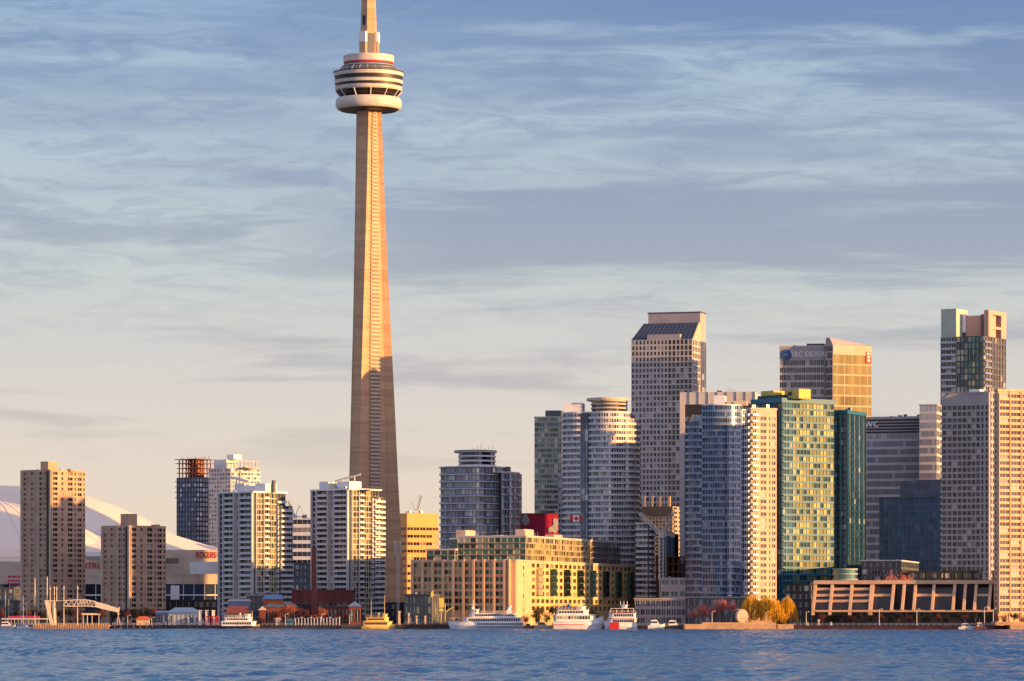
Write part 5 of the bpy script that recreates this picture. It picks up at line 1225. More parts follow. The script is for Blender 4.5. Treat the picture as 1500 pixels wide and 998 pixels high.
for k, (px, yt, w) in enumerate(((770, 896, 20), (785, 893, 24), (801, 895, 22), (846, 886, 26), (868, 888, 24), (896, 889, 22), (920, 892, 22))):
    tree('dark_bush', ('leftmost', 'second', 'third', 'fourth', 'fifth', 'sixth', 'rightmost')[k] + ' dark bush ' + ('from the left ' if 0 < k < 6 else '') + 'before the terminal behind the moored ships', px, 2018 + k, yt, w, 'bush', 'dark_leaf', 1 + k % 3, G4)
G5 = 'olive trees before the terminal'
for k, (px, yt, w) in enumerate(((790, 884, 26), (812, 883, 30), (834, 883, 28), (858, 886, 24))):
    tree('olive_tree', ('leftmost', 'second', 'third', 'rightmost')[k] + ' thin olive tree ' + ('from the left ' if 0 < k < 3 else '') + 'against the terminal wall tinted sunlit yellow', px, 2034 + k, yt, w, 'bare', 'olive', 1 + k % 3, G5)
G6 = 'evergreens at the hotel foot'
for k in range(12):
    tree('evergreen', f'dark evergreen in the row at the hotel foot above the leaning frames', 1356 + 9 * k, 2118 + (k * 5) % 9, 829 + (k * 7) % 6, 17, 'bush' if k % 3 else 'conifer', 'dark_leaf', 1 + k % 2, G6)
G7 = 'pink trees above the leaning frames'
for k, (px, yt, w) in enumerate(((1288, 842, 26), (1303, 833, 24), (1320, 834, 28), (1336, 838, 22))):
    tree('budding_tree', ('leftmost', 'second', 'third', 'rightmost')[k] + ' pink tree ' + ('from the left ' if 0 < k < 3 else '') + 'showing above the beam of the leaning frames', px, 2135 + k * 3, yt, w, 'bare', 'twig_pink', 1 + k % 3, G7)
G8 = 'dark shrubs under the leaning frames'
for k in range(22):
    tree('dark_shrub', 'dark bare shrub on the shaded quay under the leaning frames', 1205 + 14 * k, 2014 + (k * 5) % 8, 896 + (k * 5) % 5, 16 + k % 4, 'bush' if k % 2 else 'bare', 'dark_leaf' if k % 3 else 'maroon', 1 + k % 3, G8)
G9 = 'bare dark trees below the shorter brown tower'
for k in range(9):
    tree('bare_tree', 'small bare dark tree at the foot of the shorter brown tower', 178 + 9 * k, 2075 + (k * 7) % 9, 889 + (k * 5) % 5, 15, 'bare', 'maroon' if k % 2 else 'dark_leaf', 1 + k % 3, G9)
for k in range(7):
    tree('bare_tree', 'small bare dark tree left behind the masts at the dark low building', 4 + 11 * k, 2090 + k, 893 + (k * 3) % 5, 15, 'bare', 'dark_leaf', 1 + k % 3, 'bare dark trees behind the masts')

G10 = 'dark bare trees behind the left quay'
for k in range(26):
    tree('bare_tree', 'dark bare tree in the broken row behind the left quay', 2 + 12.4 * k, 2052 + (k * 11) % 16, 886 + (k * 7) % 9, 17 + k % 5, 'bush' if k % 4 == 1 else 'bare', 'dark_leaf' if k % 3 else 'maroon', 1 + k % 3, G10)
# ---- power house with chimney -----------------------------------------------------------
B = Bld('power_house', 'red brick power house hall with a long blank wall behind the budding trees', 'building', 428, 512, 520, 2090, 8, 866, 'brick')
B.core(); b = MB(); b.box(-.4, B.W + .4, -.4, B.P + .3, B.H + .01, B.H + .6); b.build('coping', M['brick'], B.root)
for k in range(7):
    b = MB(); b.obox(B.F, B.W * (.03 + .138 * k), B.W * (.03 + .138 * k) + 3.2, 1.5, B.z(883), .02, .25); o = b.build('window', M['pane_dark'], B.root)
b = MB(); [b.obox(B.F, B.W * k / 7, B.W * k / 7 + .7, 0, B.H, .02, .5) for k in range(8)]; b.build('brick_pier', M['brick'], B.root); B.finish()
D_ = SH(460, 2060); t = thing('chimney', 'tall square red brick chimney rising from the power house', 'chimney', (PX(460, D_), D_, LAND))
zt = PZ(803, D_) - LAND; b = MB(); b.loft([[(-1.5, -1.5, 0), (1.5, -1.5, 0), (1.5, 1.5, 0), (-1.5, 1.5, 0)], [(-1.0, -1.0, zt), (1.0, -1.0, zt), (1.0, 1.0, zt), (-1.0, 1.0, zt)]]); b.build('stack', M['brick'], t)
b = MB(); b.box(-1.15, 1.15, -1.15, 1.15, zt - 1.2, zt - .6); b.box(-1.1, 1.1, -1.1, 1.1, zt + .01, zt + .4); b.build('stack_band', M['brick'], t)
low('brick_wing', 'low brick wing with a dark slate roof right of the chimney', 'building', 478, 516, 530, 2045, 10, 889, 'brick', 'pane_dark', 7, roof='grey_dark', nf=1)
def hip(t, x0, x1, y0, y1, z0, z1, mat, ridge=.5, name='roof'):
    b = MB(); cy = (y0 + y1) / 2; dx = (x1 - x0) * ridge / 2
    b.add([(x0, y0, z0), (x1, y0, z0), (x1, y1, z0), (x0, y1, z0), (x0 + dx, cy, z1), (x1 - dx, cy, z1)], [(0, 1, 5, 4), (1, 2, 5), (2, 3, 4, 5), (3, 0, 4), (3, 2, 1, 0)]); return b.build(name, M[mat], t)
def hut(name, lab, cat, p0, p1, yt, ye, D, wall, roof, depth=8, ridge=1.0, pane=None, nwin=3, group=None):
    D = SH((p0 + p1) / 2, D); t = thing(name, lab, cat, (PX((p0 + p1) / 2, D), D, LAND), 0, group); w = (p1 - p0) * S * D / 2; ze = PZ(ye, D) - LAND; zt = PZ(yt, D) - LAND
    b = MB(); b.box(-w, w, 0, depth, 0, ze); b.build('wall', M[wall], t); hip(t, -w - .7, w + .7, -.7, depth + .7, ze + .01, zt, roof, ridge)
    if pane:
        for k in range(nwin):
            x = -w + 2 * w * (k + .5) / nwin; ww = w / nwin * .72; b = MB(); b.box(x - ww, x + ww, -.08, -.005, ze * .18, ze * .82); o = b.build('window', M[pane], t)
            b = MB(); b.box(x - .06, x + .06, -.14, -.085, ze * .18, ze * .82); b.build('window_bar', M['white'], o)
    return t
hut('brick_kiosk', 'red brick kiosk with a blue pyramid roof at the right end of the power house', 'kiosk', 511, 528, 881, 888.5, 2030, 'brick', 'blue_roof', 6, 1.0, 'pane_dark', 2)
hut('shed', 'orange walled shed with a bright blue roof behind the budding trees', 'shed', 386, 414, 871, 878, 2075, 'orange', 'blue_roof', 8, .3, 'pane_dark', 2)
hut('brick_shed', 'dark red brick shed behind the big orange red tree', 'shed', 388, 436, 884, 890, 2055, 'brick', 'grey_dark', 9, .3, 'pane_dark', 5)
hut('boat_shed', 'grey green boat shed above the white ferry', 'shed', 334, 366, 878, 881, 2080, 'rail_dim', 'grey', 8, .2)
hut('boat_shed', 'low shed with a dull red roof above the white ferry', 'shed', 332, 364, 888, 898, 2050, 'grey_dark', 'brick', 8, .25, 'pane_dark', 5)
hut('glass_pavilion', 'white framed glass pavilion with a blue grey hipped roof on the quay', 'pavilion', 246, 290, 890, 897.5, 2035, 'rail_dim', 'blue_roof', 12, .45, 'pane_bluegrey', 7)
hut('glass_pavilion', 'low white framed glass annex left of the blue grey hipped roof', 'pavilion', 228, 247, 895, 897.5, 2038, 'rail_dim', 'rail_dim', 10, .3, 'pane_blue', 4)
hut('kiosk', 'small pale kiosk under an orange roof on the quay', 'kiosk', 200, 218, 903, 908, 2020, 'peach', 'orange', 5, .5)
hut('kiosk', 'small teal kiosk left of the white dock posts', 'kiosk', 420, 429, 907, 909.5, 2010, 'teal', 'blue_roof', 3, .5)
hut('kiosk', 'peach kiosk right of the white ferry', 'kiosk', 404, 410, 905, 907.5, 2010, 'beige_pale', 'peach', 3, .5)
hut('brick_kiosk', 'narrow brick gatehouse right of the white ferry bow', 'kiosk', 380, 388, 888, 894, 2030, 'brick', 'peach', 4, 1.0)

# ---- quayside: posts, lamps, canopies ---------------------------------------------------
me_l = None
def lamp(px, ytop, D, lab, group, mat='offwhite'):
    D = SH(px, D); t = thing('street_lamp', lab, 'lamp post', (PX(px, D), D, LAND), 0, group); h = PZ(ytop, D) - LAND
    b = MB(); b.tube((0, 0, 0), (0, 0, h), .16, .10, 6); b.build('lamp_pole', M[mat], t)
    b = MB(); b.tube((0, 0, h - .05), (1.1, 0, h + .25), .08, n=4); b.build('lamp_arm', M[mat], t)
    b = MB(); b.box(.7, 1.6, -.2, .2, h + .12, h + .36); b.build('lamp_head', M[mat], t)
GL = 'lamp posts along the quay'
for k, (px, yt) in enumerate(((187, 902), (222, 905), (247, 902), (418, 900), (471, 900), (512, 901), (1043, 896), (1122, 897), (1181, 897), (1288, 893), (1343, 893), (1442, 890), (1455, 893))):
    lamp(px, yt, 2008, ('first', 'second', 'third', 'fourth', 'fifth', 'sixth', 'seventh', 'eighth', 'ninth', 'tenth', 'eleventh', 'twelfth', 'thirteenth')[k] + ' pale lamp post from the left along the quay edge', GL)
for k in range(15):
    px = 433 + 4.6 * k; t = thing('dock_post', 'pale portal post in the row on the dock before the budding trees', 'post', (PX(px, SH(px, 2004.5)), SH(px, 2004.5), LAND), 0, 'pale dock posts')
    b = MB(); b.box(-.22, .22, -.22, .22, 0, 3.3 + (k % 3) * .3); b.box(-.5, .5, -.3, .3, 3.3 + (k % 3) * .3 + .005, 3.6 + (k % 3) * .3); b.build('post', M['offwhite'], t)
for k, (px, yt, w) in enumerate(((585, 897, .9), (599, 900, .7), (610.5, 904, .7), (623, 904, .7))):
    t = thing('stone_pillar', ('tallest rough', 'second', 'third', 'rightmost')[k] + ' peach stone pillar on the pier right of the yellow ferry', 'pillar', (PX(px, SH(px, 2004)), SH(px, 2004), LAND), 0, 'peach pillars on the pier')
    h = PZ(yt, SH(px, 2004)) - LAND; b = MB(); b.box(-w, w, -w, w, 0, .5); b.loft([[(-w * .7, -w * .7, .5), (w * .7, -w * .7, .5), (w * .7, w * .7, .5), (-w * .7, w * .7, .5)], [(-w * .55, -w * .55, h), (w * .55, -w * .55, h), (w * .55, w * .55, h), (-w * .55, w * .55, h)]]); b.build('pillar_shaft', M['peach'], t)
    b = MB(); b.box(-w * .8, w * .8, -w * .8, w * .8, h + .01, h + .6); b.build('pillar_cap', M['peach'], t)
t = thing('long_canopy', 'long magenta canopy roof on thin posts behind the moored sailboats', 'canopy', (PX(34, SH(34, 2030)), SH(34, 2030), LAND))
b = MB(); L = 24 * S * 2030; zc_ = PZ(905.5, SH(34, 2030)) - LAND; b.add([(-L, 0, zc_), (L, 0, zc_), (L, 6, zc_), (-L, 6, zc_), (-L, 3, zc_ + 1.1), (L, 3, zc_ + 1.1)], [(0, 1, 5, 4), (2, 3, 4, 5), (1, 2, 5), (3, 0, 4), (3, 2, 1, 0)]); b.build('canopy_roof', M['magenta_dim'] if 'magenta_dim' in M else M['magenta'], t)
b = MB(); b.box(-L - 3, L + 5, -.4, -.1, zc_ - .7, zc_ - .2); b.build('canopy_edge', M['offwhite'], t)
b = MB(); [b.tube((-L + 2 * L * k / 9, .4, 0), (-L + 2 * L * k / 9, .4, zc_), .12, n=5) for k in range(10)]; b.build('canopy_post', M['steel'], t)
t = thing('banner_sign', 'red banner sign with pale markings on the stadium front, left edge of the photo', 'sign', (PX(22, 2660), 2660, LAND))
z_ = lambda py: PZ(py, 2660) - LAND; b = MB(); b.box(-4.6, 4.6, 0, .5, z_(856), z_(843.5)); b.build('banner', M['red'], t)
b = MB(); [b.box(-4.3 + 1.05 * k, -3.6 + 1.05 * k, -.12, -.01, z_(850), z_(847) + .5 * (k % 3)) for k in range(8)]; [b.box(-4.0 + 1.2 * k, -3.3 + 1.2 * k, -.12, -.01, z_(854.5), z_(852)) for k in range(7)]; b.build('banner_marking', M['rail'], t)
b = MB(); b.box(-3, 3, .6, 1.2, 0, z_(856)); b.build('sign_support', M['grey_dark'], t)
t = thing('round_clock', 'pale round disc on the stadium front below the red banner', 'sign', (PX(28.5, 2655), 2655, LAND)); b = MB(); b.prism([(1.7 * math.cos(R(20 * k)), z_(862) + 1.7 * math.sin(R(20 * k))) for k in range(18)], 0, .4); o = b.build('disc', M['beige_pale'], t); o.rotation_euler = (R(90), 0, 0); b = MB(); b.box(-.3, .3, .05, .6, 0, z_(862)); b.build('disc_post', M['grey_dark'], t)

# white gantry with leaning pylons
D_ = SH(75, 1997); t = thing('mast_gantry', 'white gantry with two leaning pylons, slim masts and a lattice arm', 'gantry', (PX(75, D_), D_, 0))
P_ = lambda px, py, y=0: (PX(px, D_) - PX(75, D_), y, PZ(py, D_))
for a, c, y in (((76.5, 916), (68.5, 880), -1), ((80.5, 916), (78, 880), 1)):
    b = MB(); p, q = P_(*a, y), P_(*c, y); b.loft([[(p[0] - .75, y - .6, p[2]), (p[0] + .75, y - .6, p[2]), (p[0] + .75, y + .6, p[2]), (p[0] - .75, y + .6, p[2])], [(q[0] - 1.0, y - .6, q[2]), (q[0] + 1.0, y - .6, q[2]), (q[0] + 1.0, y + .6, q[2]), (q[0] - 1.0, y + .6, q[2])]]); b.build('pylon', M['pod_white'], t)
for px, y0, y1 in ((73.5, 918, 858), (79.5, 918, 857), (83, 882, 858), (93.5, 920, 857), (113.5, 920, 857)):
    b = MB(); b.tube(P_(px, y0), P_(px, y1 + 5), .24, .17, 8); b.tube(P_(px, y1 + 5.02), P_(px, y1), .12, .06, 5); r = b.build('mast', M['pod_white'], t)
    b = MB(); b.tube(P_(px, y1 + 5), P_(px, y1 + 3), .46, .38, 8); b.build('mast_cap', M['pod_white'], r)
b = MB(); b.tube(P_(66, 880), P_(96, 880.5), .2, n=6); b.build('cross_beam', M['pod_white'], t)
b = MB(); ptsU = [P_(x, y) for x, y in ((93, 880), (114, 879), (126, 879), (140, 881.5))]; ptsL = [P_(x, y) for x, y in ((93, 888), (114, 888.5), (126, 888), (140, 889))]
for yy in (-1.6, 1.6):
    for pl in (ptsU, ptsL):
        for p, q in zip(pl, pl[1:]): b.tube((p[0], yy, p[2]), (q[0], yy, q[2]), .26, n=5)
    for i in range(16):
        f0, f1 = i / 16, (i + 1) / 16
        def at(pl, f): s_ = f * 3; k = min(2, int(s_)); u = s_ - k; return tuple(a + (c - a) * u for a, c in zip(pl[k], pl[k + 1]))
        p, q = at(ptsU, f0 if i % 2 else f1), at(ptsL, f1 if i % 2 else f0); b.tube((p[0], yy, p[2]), (q[0], yy, q[2]), .15, n=4)
b.build('lattice_arm', M['pod_white'], t)
b = MB(); rings = []
for (x, yu, yl) in ((140, 881.5, 889.5), (150, 884, 892), (160, 887, 894.5), (168, 889.5, 896), (173, 891, 897)):
    p, q = P_(x, yu), P_(x, yl); rings.append([(p[0], -1.9, q[2]), (p[0], 1.9, q[2]), (p[0], 1.9, p[2]), (p[0], -1.9, p[2])])
b.loft(rings); b.build('box_arm', M['pod_white'], t)
b = MB()
for a, c in (((175, 889), (171, 916)), ((171, 891), (176, 916)), ((172, 900), (176, 900))): b.tube(P_(*a), P_(*c), .2, n=5)
b.build('end_trestle', M['pod_white'], t)
b = MB(); b.box(*[P_(x, 0)[0] for x in (119, 146)], 2, 6, PZ(901, D_), PZ(898.5, D_)); [b.tube(P_(x, 916, 3), P_(x, 900, 3), .18, n=5) for x in (121, 127, 134, 144)]; b.build('landing_roof', M['pod_white'], t)
# timber piers
def pier(lab, p0, p1, ytop, D0, D1, mat, pmat, npile, fence=True):
    D1 = D1 + 14; c_ = (p0 + p1) / 2; D0, D1 = SH(c_, D0), SH(c_, D1); t = thing('timber_pier', lab, 'pier', (PX((p0 + p1) / 2, D0), D0, 0), 0, 'piers'); L = (p1 - p0) * S * D0 / 2; zt = PZ(ytop, D0)
    b = MB(); b.box(-L, L, 0, D1 - D0, zt - .55, zt); b.build('deck', M[mat], t)
    for k in range(npile):
        x = -L + .4 + (2 * L - .8) * k / (npile - 1)
        b = MB(); b.tube((x, -.25, -1.5), (x, -.25, zt + (.9 if fence else .3)), .24, .2, 7); b.build('pile', M[pmat], t)
    b = MB(); b.box(-L, L, .5, .7, .1, zt - .56); b.build('fender_wall', M['quay'], t)
    if fence:
        b = MB(); b.tube((-L, .1, zt + 1.0), (L, .1, zt + 1.0), .09, n=4); b.tube((-L, .1, zt + .5), (L, .1, zt + .5), .06, n=4); b.build('railing', M['steel'], t)
    return t
pier('timber pier with close orange lit piles under the white gantry', 48, 160, 916, 1986, 2001.9, 'quay_warm', 'quay_warm', 46)
pier('orange lit timber pier under the yellow ferry', 500, 592, 917, 1990, 2001.9, 'quay_warm', 'quay_warm', 34)
pier('dark timber pier between the yellow ferry and the cruise ship', 592, 667, 914.5, 1990, 2001.9, 'wood', 'wood', 24)

D_ = SH(583, 2290); t = thing('radio_mast', 'thin white lattice radio mast with a boxy head before the tower foot', 'mast', (PX(583, D_), D_, LAND))
b = MB(); lattice(b, (0, 0, 0), (0, 0, PZ(812, D_) - LAND), 1.2, 20, .12); b.build('lattice_pole', M['white'], t)
b = MB(); lattice(b, (0, 0, PZ(812, D_) - LAND), (0, 0, PZ(792, D_) - LAND), 3.4, 4, .16); b.build('mast_head', M['white'], t)
for k, (p0, p1, lab) in enumerate(((-6, 46, 'white railing on the quay before the moored sailboats'), (162, 246, 'white railing on the quay from the gantry to the hipped pavilion'), (246, 322, 'white railing on the quay between the hipped pavilion and the white ferry'),
      (382, 500, 'white railing on the quay before the brick power house'), (668, 810, 'white railing on the quay behind the cruise ship'), (935, 1002, 'white railing on the quay behind the small motor cruisers'), (1166, 1460, 'pale railing on the shaded quay below the leaning frames'))):
    c0 = (p0 + p1) / 2; t = thing('quay_railing', lab, 'railing', (PX(c0, SH(c0, 2003)), SH(c0, 2003), LAND + .12), -math.atan(kq), 'quay railings'); L = (p1 - p0) * S * 2003 / 2 / math.cos(math.atan(kq)) * 1.0
    b = MB(); n = int(L / 1.3)
    for i in range(n + 1): x = -L + 2 * L * i / n; b.tube((x, 0, 0), (x, 0, 1.15), .07, n=4)
    for zz in (.4, .75, 1.12): b.tube((-L, 0, zz), (L, 0, zz), .05, n=4)
    b.build('rail', M['offwhite'], t)
for k in range(34):
    px = (168 + 9.3 * k) if k < 17 else (600 + 14 * (k - 17)); D_ = SH(px, 2000.2)
    t = thing('fender_pile', 'dark timber fender pile against the quay wall', 'pile', (PX(px, D_), D_, -1), 0, 'fender piles'); b = MB(); b.tube((0, 0, 0), (0, 0, 3.6 + (k % 3) * .4), .26, .22, 7); b.build('pile', M['wood'], t); b = MB(); b.tube((0, 0, 3.6 + (k % 3) * .4), (0, 0, 3.75 + (k % 3) * .4), .28, n=7); b.build('pile_cap', M['offwhite'], t)
# ---- boats ------------------------------------------------------------------------------
def hull(b, L, Bm, h0, h1, rake=.16, z=-.6, m=0, stern=.85, n=14):
    """bow towards +x; h0 freeboard amidships, h1 at the bow"""
    rings = []
    for i in range(n + 1):
        f = i / n; x = -L / 2 + L * f; w = Bm / 2 * (stern + (1 - stern) * min(1, f * 4)) * (1 - max(0, (f - .62) / .38) ** 2.2)
        w = max(w, .05); top = h0 + (h1 - h0) * max(0, (f - .45) / .55) ** 2; xb = x - max(0, f - .6) * L * rake * 1.0
        rings.append([(xb, -w * .72, z), (xb, w * .72, z), (x, w, top * .55), (x, w, top), (x, -w, top), (x, -w, top * .55)])
    b.loft(rings, m)
def rpoly(x0, x1, w, r):
    pts = []
    for cx, cy, a in ((x1 - r, -w + r, -90), (x1 - r, w - r, 0), (x0 + r * .4, w - r * .4, 90), (x0 + r * .4, -w + r * .4, 180)):
        q = r if a in (-90, 0) else r * .4
        for k in range(5): pts.append((cx + q * math.cos(R(a + 22.5 * k)), cy + q * math.sin(R(a + 22.5 * k))))
    return pts
def deck(t, x0, x1, w, z0, z1, mat='white', band=True, nwin=14, name='deck_house', bandmat='ship_window'):
    b = MB(); b.prism(rpoly(x0, x1, w, min(w * .8, 2.5)), z0, z1); o = b.build(name, M[mat], t)
    if band:
        b = MB(); h = z1 - z0; g = Seg((x0 + 1.0, -w), (x1 - min(w * .8, 2.5), -w)); n = nwin
        for k in range(n): b.obox(g, g.L * (k + .12) / n, g.L * (k + .88) / n, z0 + h * .32, z0 + h * .84, .01, .07)
        b.build('window_band', M[bandmat], o)
    b = MB(); b.prism(rpoly(x0 - .5, x1 + .4, w + .35, min(w * .8, 2.5)), z1 + .005, z1 + .22); b.build('deck_roof', M[mat], t)
    return o
def rails(t, x0, x1, w, z, mat='white'):
    b = MB(); n = max(3, int((x1 - x0) / 1.8))
    for k in range(n + 1): x = x0 + (x1 - x0) * k / n; b.tube((x, -w, z), (x, -w, z + 1.0), .06, n=4)
    for zz in (.5, 1.0): b.tube((x0, -w, z + zz), (x1, -w, z + zz), .05, n=4)
    b.build('deck_rail', M[mat], t)
def ship(name, lab, px0, px1, D, face, group='ships moored along the quay', rz=0):
    D = SH((px0 + px1) / 2, D); L = (px1 - px0) * S * D; t = thing(name, lab, 'ship', (PX((px0 + px1) / 2, D), D, 0), R(180 if face < 0 else 0) + R(rz), group); return t, L
# note: a boat facing left is turned half round, so its seen side is +y; build both sides by mirroring the bands
def both(fn, side): return fn
def cruise():
    D = 1990; t, L = ship('cruise_ship', 'long white cruise ship with two dark window bands, bow to the left', 657, 767, D, 1)
    t.scale = (-1, 1, 1)   # bow to the left
    b = MB(); hull(b, L, 8, 3.2, 4.1, .10); b.build('hull', M['white'], t)
    b = MB(); g = Seg((-L * .49, -4.0), (L * .12, -4.0)); b.obox(g, 0, g.L, 1.0, 1.5, .01, .06); b.build('hull_stripe', M['blue_roof'], t)
    b = MB(); g = Seg((-L * .49, -4.03), (L * .12, -4.03))
    for k in range(24): b.obox(g, g.L * (k + .12) / 24, g.L * (k + .85) / 24, 2.2, 3.0, .01, .06)
    b.build('hull_windows', M['ship_window'], t)
    deck(t, -L * .48, L * .30, 3.7, 3.2, 5.6, nwin=22); deck(t, -L * .40, L * .22, 3.3, 5.83, 7.6, nwin=18)
    deck(t, L * .10, L * .20, 2.6, 7.83, 9.6, nwin=5, name='wheelhouse'); rails(t, -L * .40, L * .10, 3.4, 7.8); rails(t, L * .3, L * .48, 1.6, 4.6)
    b = MB(); b.tube((L * .17, 0, 9.8), (L * .17, 0, 14.5), .22, .1, 6); b.tube((L * .17 - 1.6, 0, 12), (L * .17 + 1.6, 0, 12), .12, n=4); b.box(L * .15, L * .19, -.8, .8, 9.83, 11.0); r = b.build('radar_mast', M['white'], t)
    b = MB(); b.tube((L * .02, 0, 7.8), (L * .02, 0, 11.5), .07, n=4); b.build('flag_pole', M['white'], t)
    b = MB(); b.box(-L * .34, -L * .27, -1.5, 1.5, 7.83, 9.4); b.build('funnel', M['offwhite'], t)
    b = MB(); b.tube((-L * .30, 0, 9.4), (-L * .33, 0, 11.6), .9, .5, 10); b.build('tender_boat', M['white'], t)
    b = MB(); b.box(L * .37, L * .37 + 2, -1, 1, 4.4, 5.4); b.build('bow_locker', M['brick'], t)
cruise()
def ship2():
    D = 1988; t, L = ship('tour_ship', 'blocky white three deck tour ship, middle one of the moored ships, bow to the right', 811, 884, D, 1)
    b = MB(); hull(b, L, 8, 4.0, 6.4, .16); b.build('hull', M['white'], t)
    b = MB(); g = Seg((-L * .49, -4.0), (L * .10, -4.0)); b.obox(g, 0, g.L, 2.2, 2.5, .01, .06); b.build('hull_stripe', M['red'], t)
    b = MB(); g = Seg((-L * .49, -4.0), (L * .10, -4.0)); b.obox(g, 0, g.L, 3.5, 3.7, .01, .05); b.build('rubbing_strake', M['grey'], t)
    deck(t, -L * .48, L * .34, 3.8, 4.0, 6.9, nwin=12, bandmat='pane_sunlit_gold'); deck(t, -L * .44, L * .20, 3.4, 7.13, 9.2, nwin=9, bandmat='ship_window'); rails(t, -L * .44, L * .2, 3.6, 9.4)
    deck(t, -L * .02, L * .14, 2.4, 9.43, 11.0, nwin=4, name='wheelhouse'); b = MB(); b.tube((L * .06, 0, 11.2), (L * .06, 0, 14.6), .2, .08, 6); b.tube((L * .06 - 1.4, 0, 13), (L * .06 + 1.4, 0, 13), .1, n=4); b.build('radar_mast', M['white'], t)
    b = MB(); b.tube((-L * .18, 0, 9.4), (-L * .20, 0, 12.3), .9, .7, 10); b.build('funnel', M['blue_paint'], t)
    b = MB(); b.box(-L * .40, -L * .26, -2.6, 2.6, 11.6, 11.8); [b.tube((x * L, y, 9.4), (x * L, y, 11.6), .08, n=4) for x in (-.40, -.33, -.26) for y in (-2.5, 2.5)]; b.build('deck_awning', M['offwhite'], t)
ship2()
def ship3():
    D = 1991; t, L = ship('tour_boat', 'red and white double deck tour boat, rightmost of the moored ships', 885, 933, D, -1); t.rotation_euler = (0, 0, 0); t.scale = (-1, 1, 1)
    b = MB(); hull(b, L, 7, 2.6, 4.4, .12); b.build('hull', M['white'], t)
    b = MB(); g = Seg((L * .05, -3.56), (L * .34, -3.3)); b.obox(g, 0, g.L, .1, 3.4, -.1, .12); b.build('red_bow_panel', M['red'], t)
    deck(t, -L * .48, L * .40, 3.3, 2.6, 5.2, nwin=10, bandmat='ship_window'); deck(t, -L * .46, L * .36, 3.1, 5.43, 7.8, nwin=9, bandmat='ship_window')
    b = MB(); b.obox(Seg((-L * .46, -3.45), (L * .34, -3.45)), 0, L * .8, 5.25, 5.42, .35, .45); b.obox(Seg((-L * .46, -3.45), (L * .34, -3.45)), 0, L * .8, 7.85, 8.02, .05, .15); b.build('red_trim', M['red'], t)
    rails(t, -L * .46, L * .34, 3.2, 8.03); b = MB(); rr_ = [];
    b.box(-L * .40, L * .30, -2.8, 2.8, 10.0, 10.2); [b.tube((L * x, y, 8.02), (L * x, y, 10.0), .1, n=4) for x in (-.4, -.23, -.05, .12, .3) for y in (-2.7, 2.7)]; b.build('top_canopy', M['white'], t)
    deck(t, -L * .20, -L * .02, 2.0, 10.22, 11.6, nwin=3, name='wheelhouse'); b = MB(); [b.tube((L * x, 0, 11.8), (L * x, 0, 13.6), .12, n=5) for x in (-.2, -.1, 0)]; b.build('radar_mast', M['white'], t)
ship3()
def ferry(lab, px0, px1, D, mat, hullm, bow, masts=()):
    t, L = ship('ferry', lab, px0, px1, D, 1, 'small ferries'); t.scale = (bow, 1, 1)
    b = MB(); hull(b, L, 6, 1.6, 2.6, .10, stern=.7); b.build('hull', M[hullm], t)
    deck(t, -L * .47, L * .40, 2.8, 1.6, 3.7, mat, nwin=12, bandmat='ship_window'); deck(t, -L * .38, L * .30, 2.5, 3.93, 5.6, mat, nwin=10, bandmat='ship_window')
    deck(t, L * .12, L * .26, 1.6, 5.83, 7.3, mat, nwin=3, name='wheelhouse'); rails(t, -L * .38, L * .10, 2.6, 5.8, mat)
    for x, h in masts: b = MB(); b.tube((L * x, 0, 5.8), (L * x, 0, 5.8 + h), .16, .08, 6); b.build('mast', M[mat], t)
    b = MB(); b.tube((L * .02, 0, 5.8), (L * .0, 0, 8.0), .55, .45, 10); b.build('funnel', M[mat], t)
    return t
f = ferry('white ferry with a black hull moored left of the budding trees', 322, 381, 1994, 'white', 'black', 1, ((.30, 3.5),))
M['ferry_yellow'] = surf('warm_yellow_paint', (0.75, 0.50, 0.14), 0.5, 0.05)
f2 = ferry('small yellow ferry with two tall masts at the orange lit pier', 530, 579, 1986, 'ferry_yellow', 'ferry_yellow', 1, ((-.22, 9.0), (.18, 11.0)))
def small_boat(name, lab, px0, px1, D, h, mat, hm, cabin=True, bow=1, group='small boats by the quay', mast=0):
    D = SH((px0 + px1) / 2, D); t = thing(name, lab, 'boat', (PX((px0 + px1) / 2, D), D, 0), 0, group); t.scale = (bow, 1, 1); L = (px1 - px0) * S * D
    b = MB(); hull(b, L, L * .30, h * .45, h * .62, .2); b.build('hull', M[hm], t)
    if cabin:
        b = MB(); b.loft([[(-L * .34, -L * .11, h * .45), (L * .20, -L * .10, h * .47), (L * .20, L * .10, h * .47), (-L * .34, L * .11, h * .45)], [(-L * .30, -L * .10, h), (L * .04, -L * .09, h), (L * .04, L * .09, h), (-L * .30, L * .10, h)]]); r = b.build('cabin', M[mat], t)
        b = MB(); b.obox(Seg((-L * .30, -L * .115), (L * .08, -L * .105)), 0, L * .36, h * .66, h * .86, -.02, .06); b.build('cabin_window', M['pane_dark'], r)
        b = MB(); b.tube((-L * .12, 0, h), (-L * .12, 0, h + 1.8), .06, n=4); b.build('aerial', M['steel'], t)
    if mast:
        b = MB(); b.tube((0, 0, h * .4), (0, 0, mast), .13, .07, 6); b.build('mast', M['offwhite'], t)
        b = MB(); b.tube((-L * .42, 0, h * .4 + 1.6), (0, 0, h * .4 + 1.5), .14, n=6); b.build('boom', M['blue_paint'], t)
        b = MB(); b.tube((L * .48, 0, h * .6), (0, 0, mast * .96), .035, n=3); b.tube((-L * .48, 0, h * .5), (0, 0, mast), .035, n=3); b.build('rigging', M['steel'], t)
    return t
small_boat('motor_cruiser', 'white motor cruiser moored left of the sandstone quay', 949, 974, 1991, 4.6, 'white', 'offwhite')
small_boat('motor_boat', 'brown and white motor boat between the white cruiser and the sandstone quay', 975, 1001, 1996, 4.4, 'offwhite', 'wood')
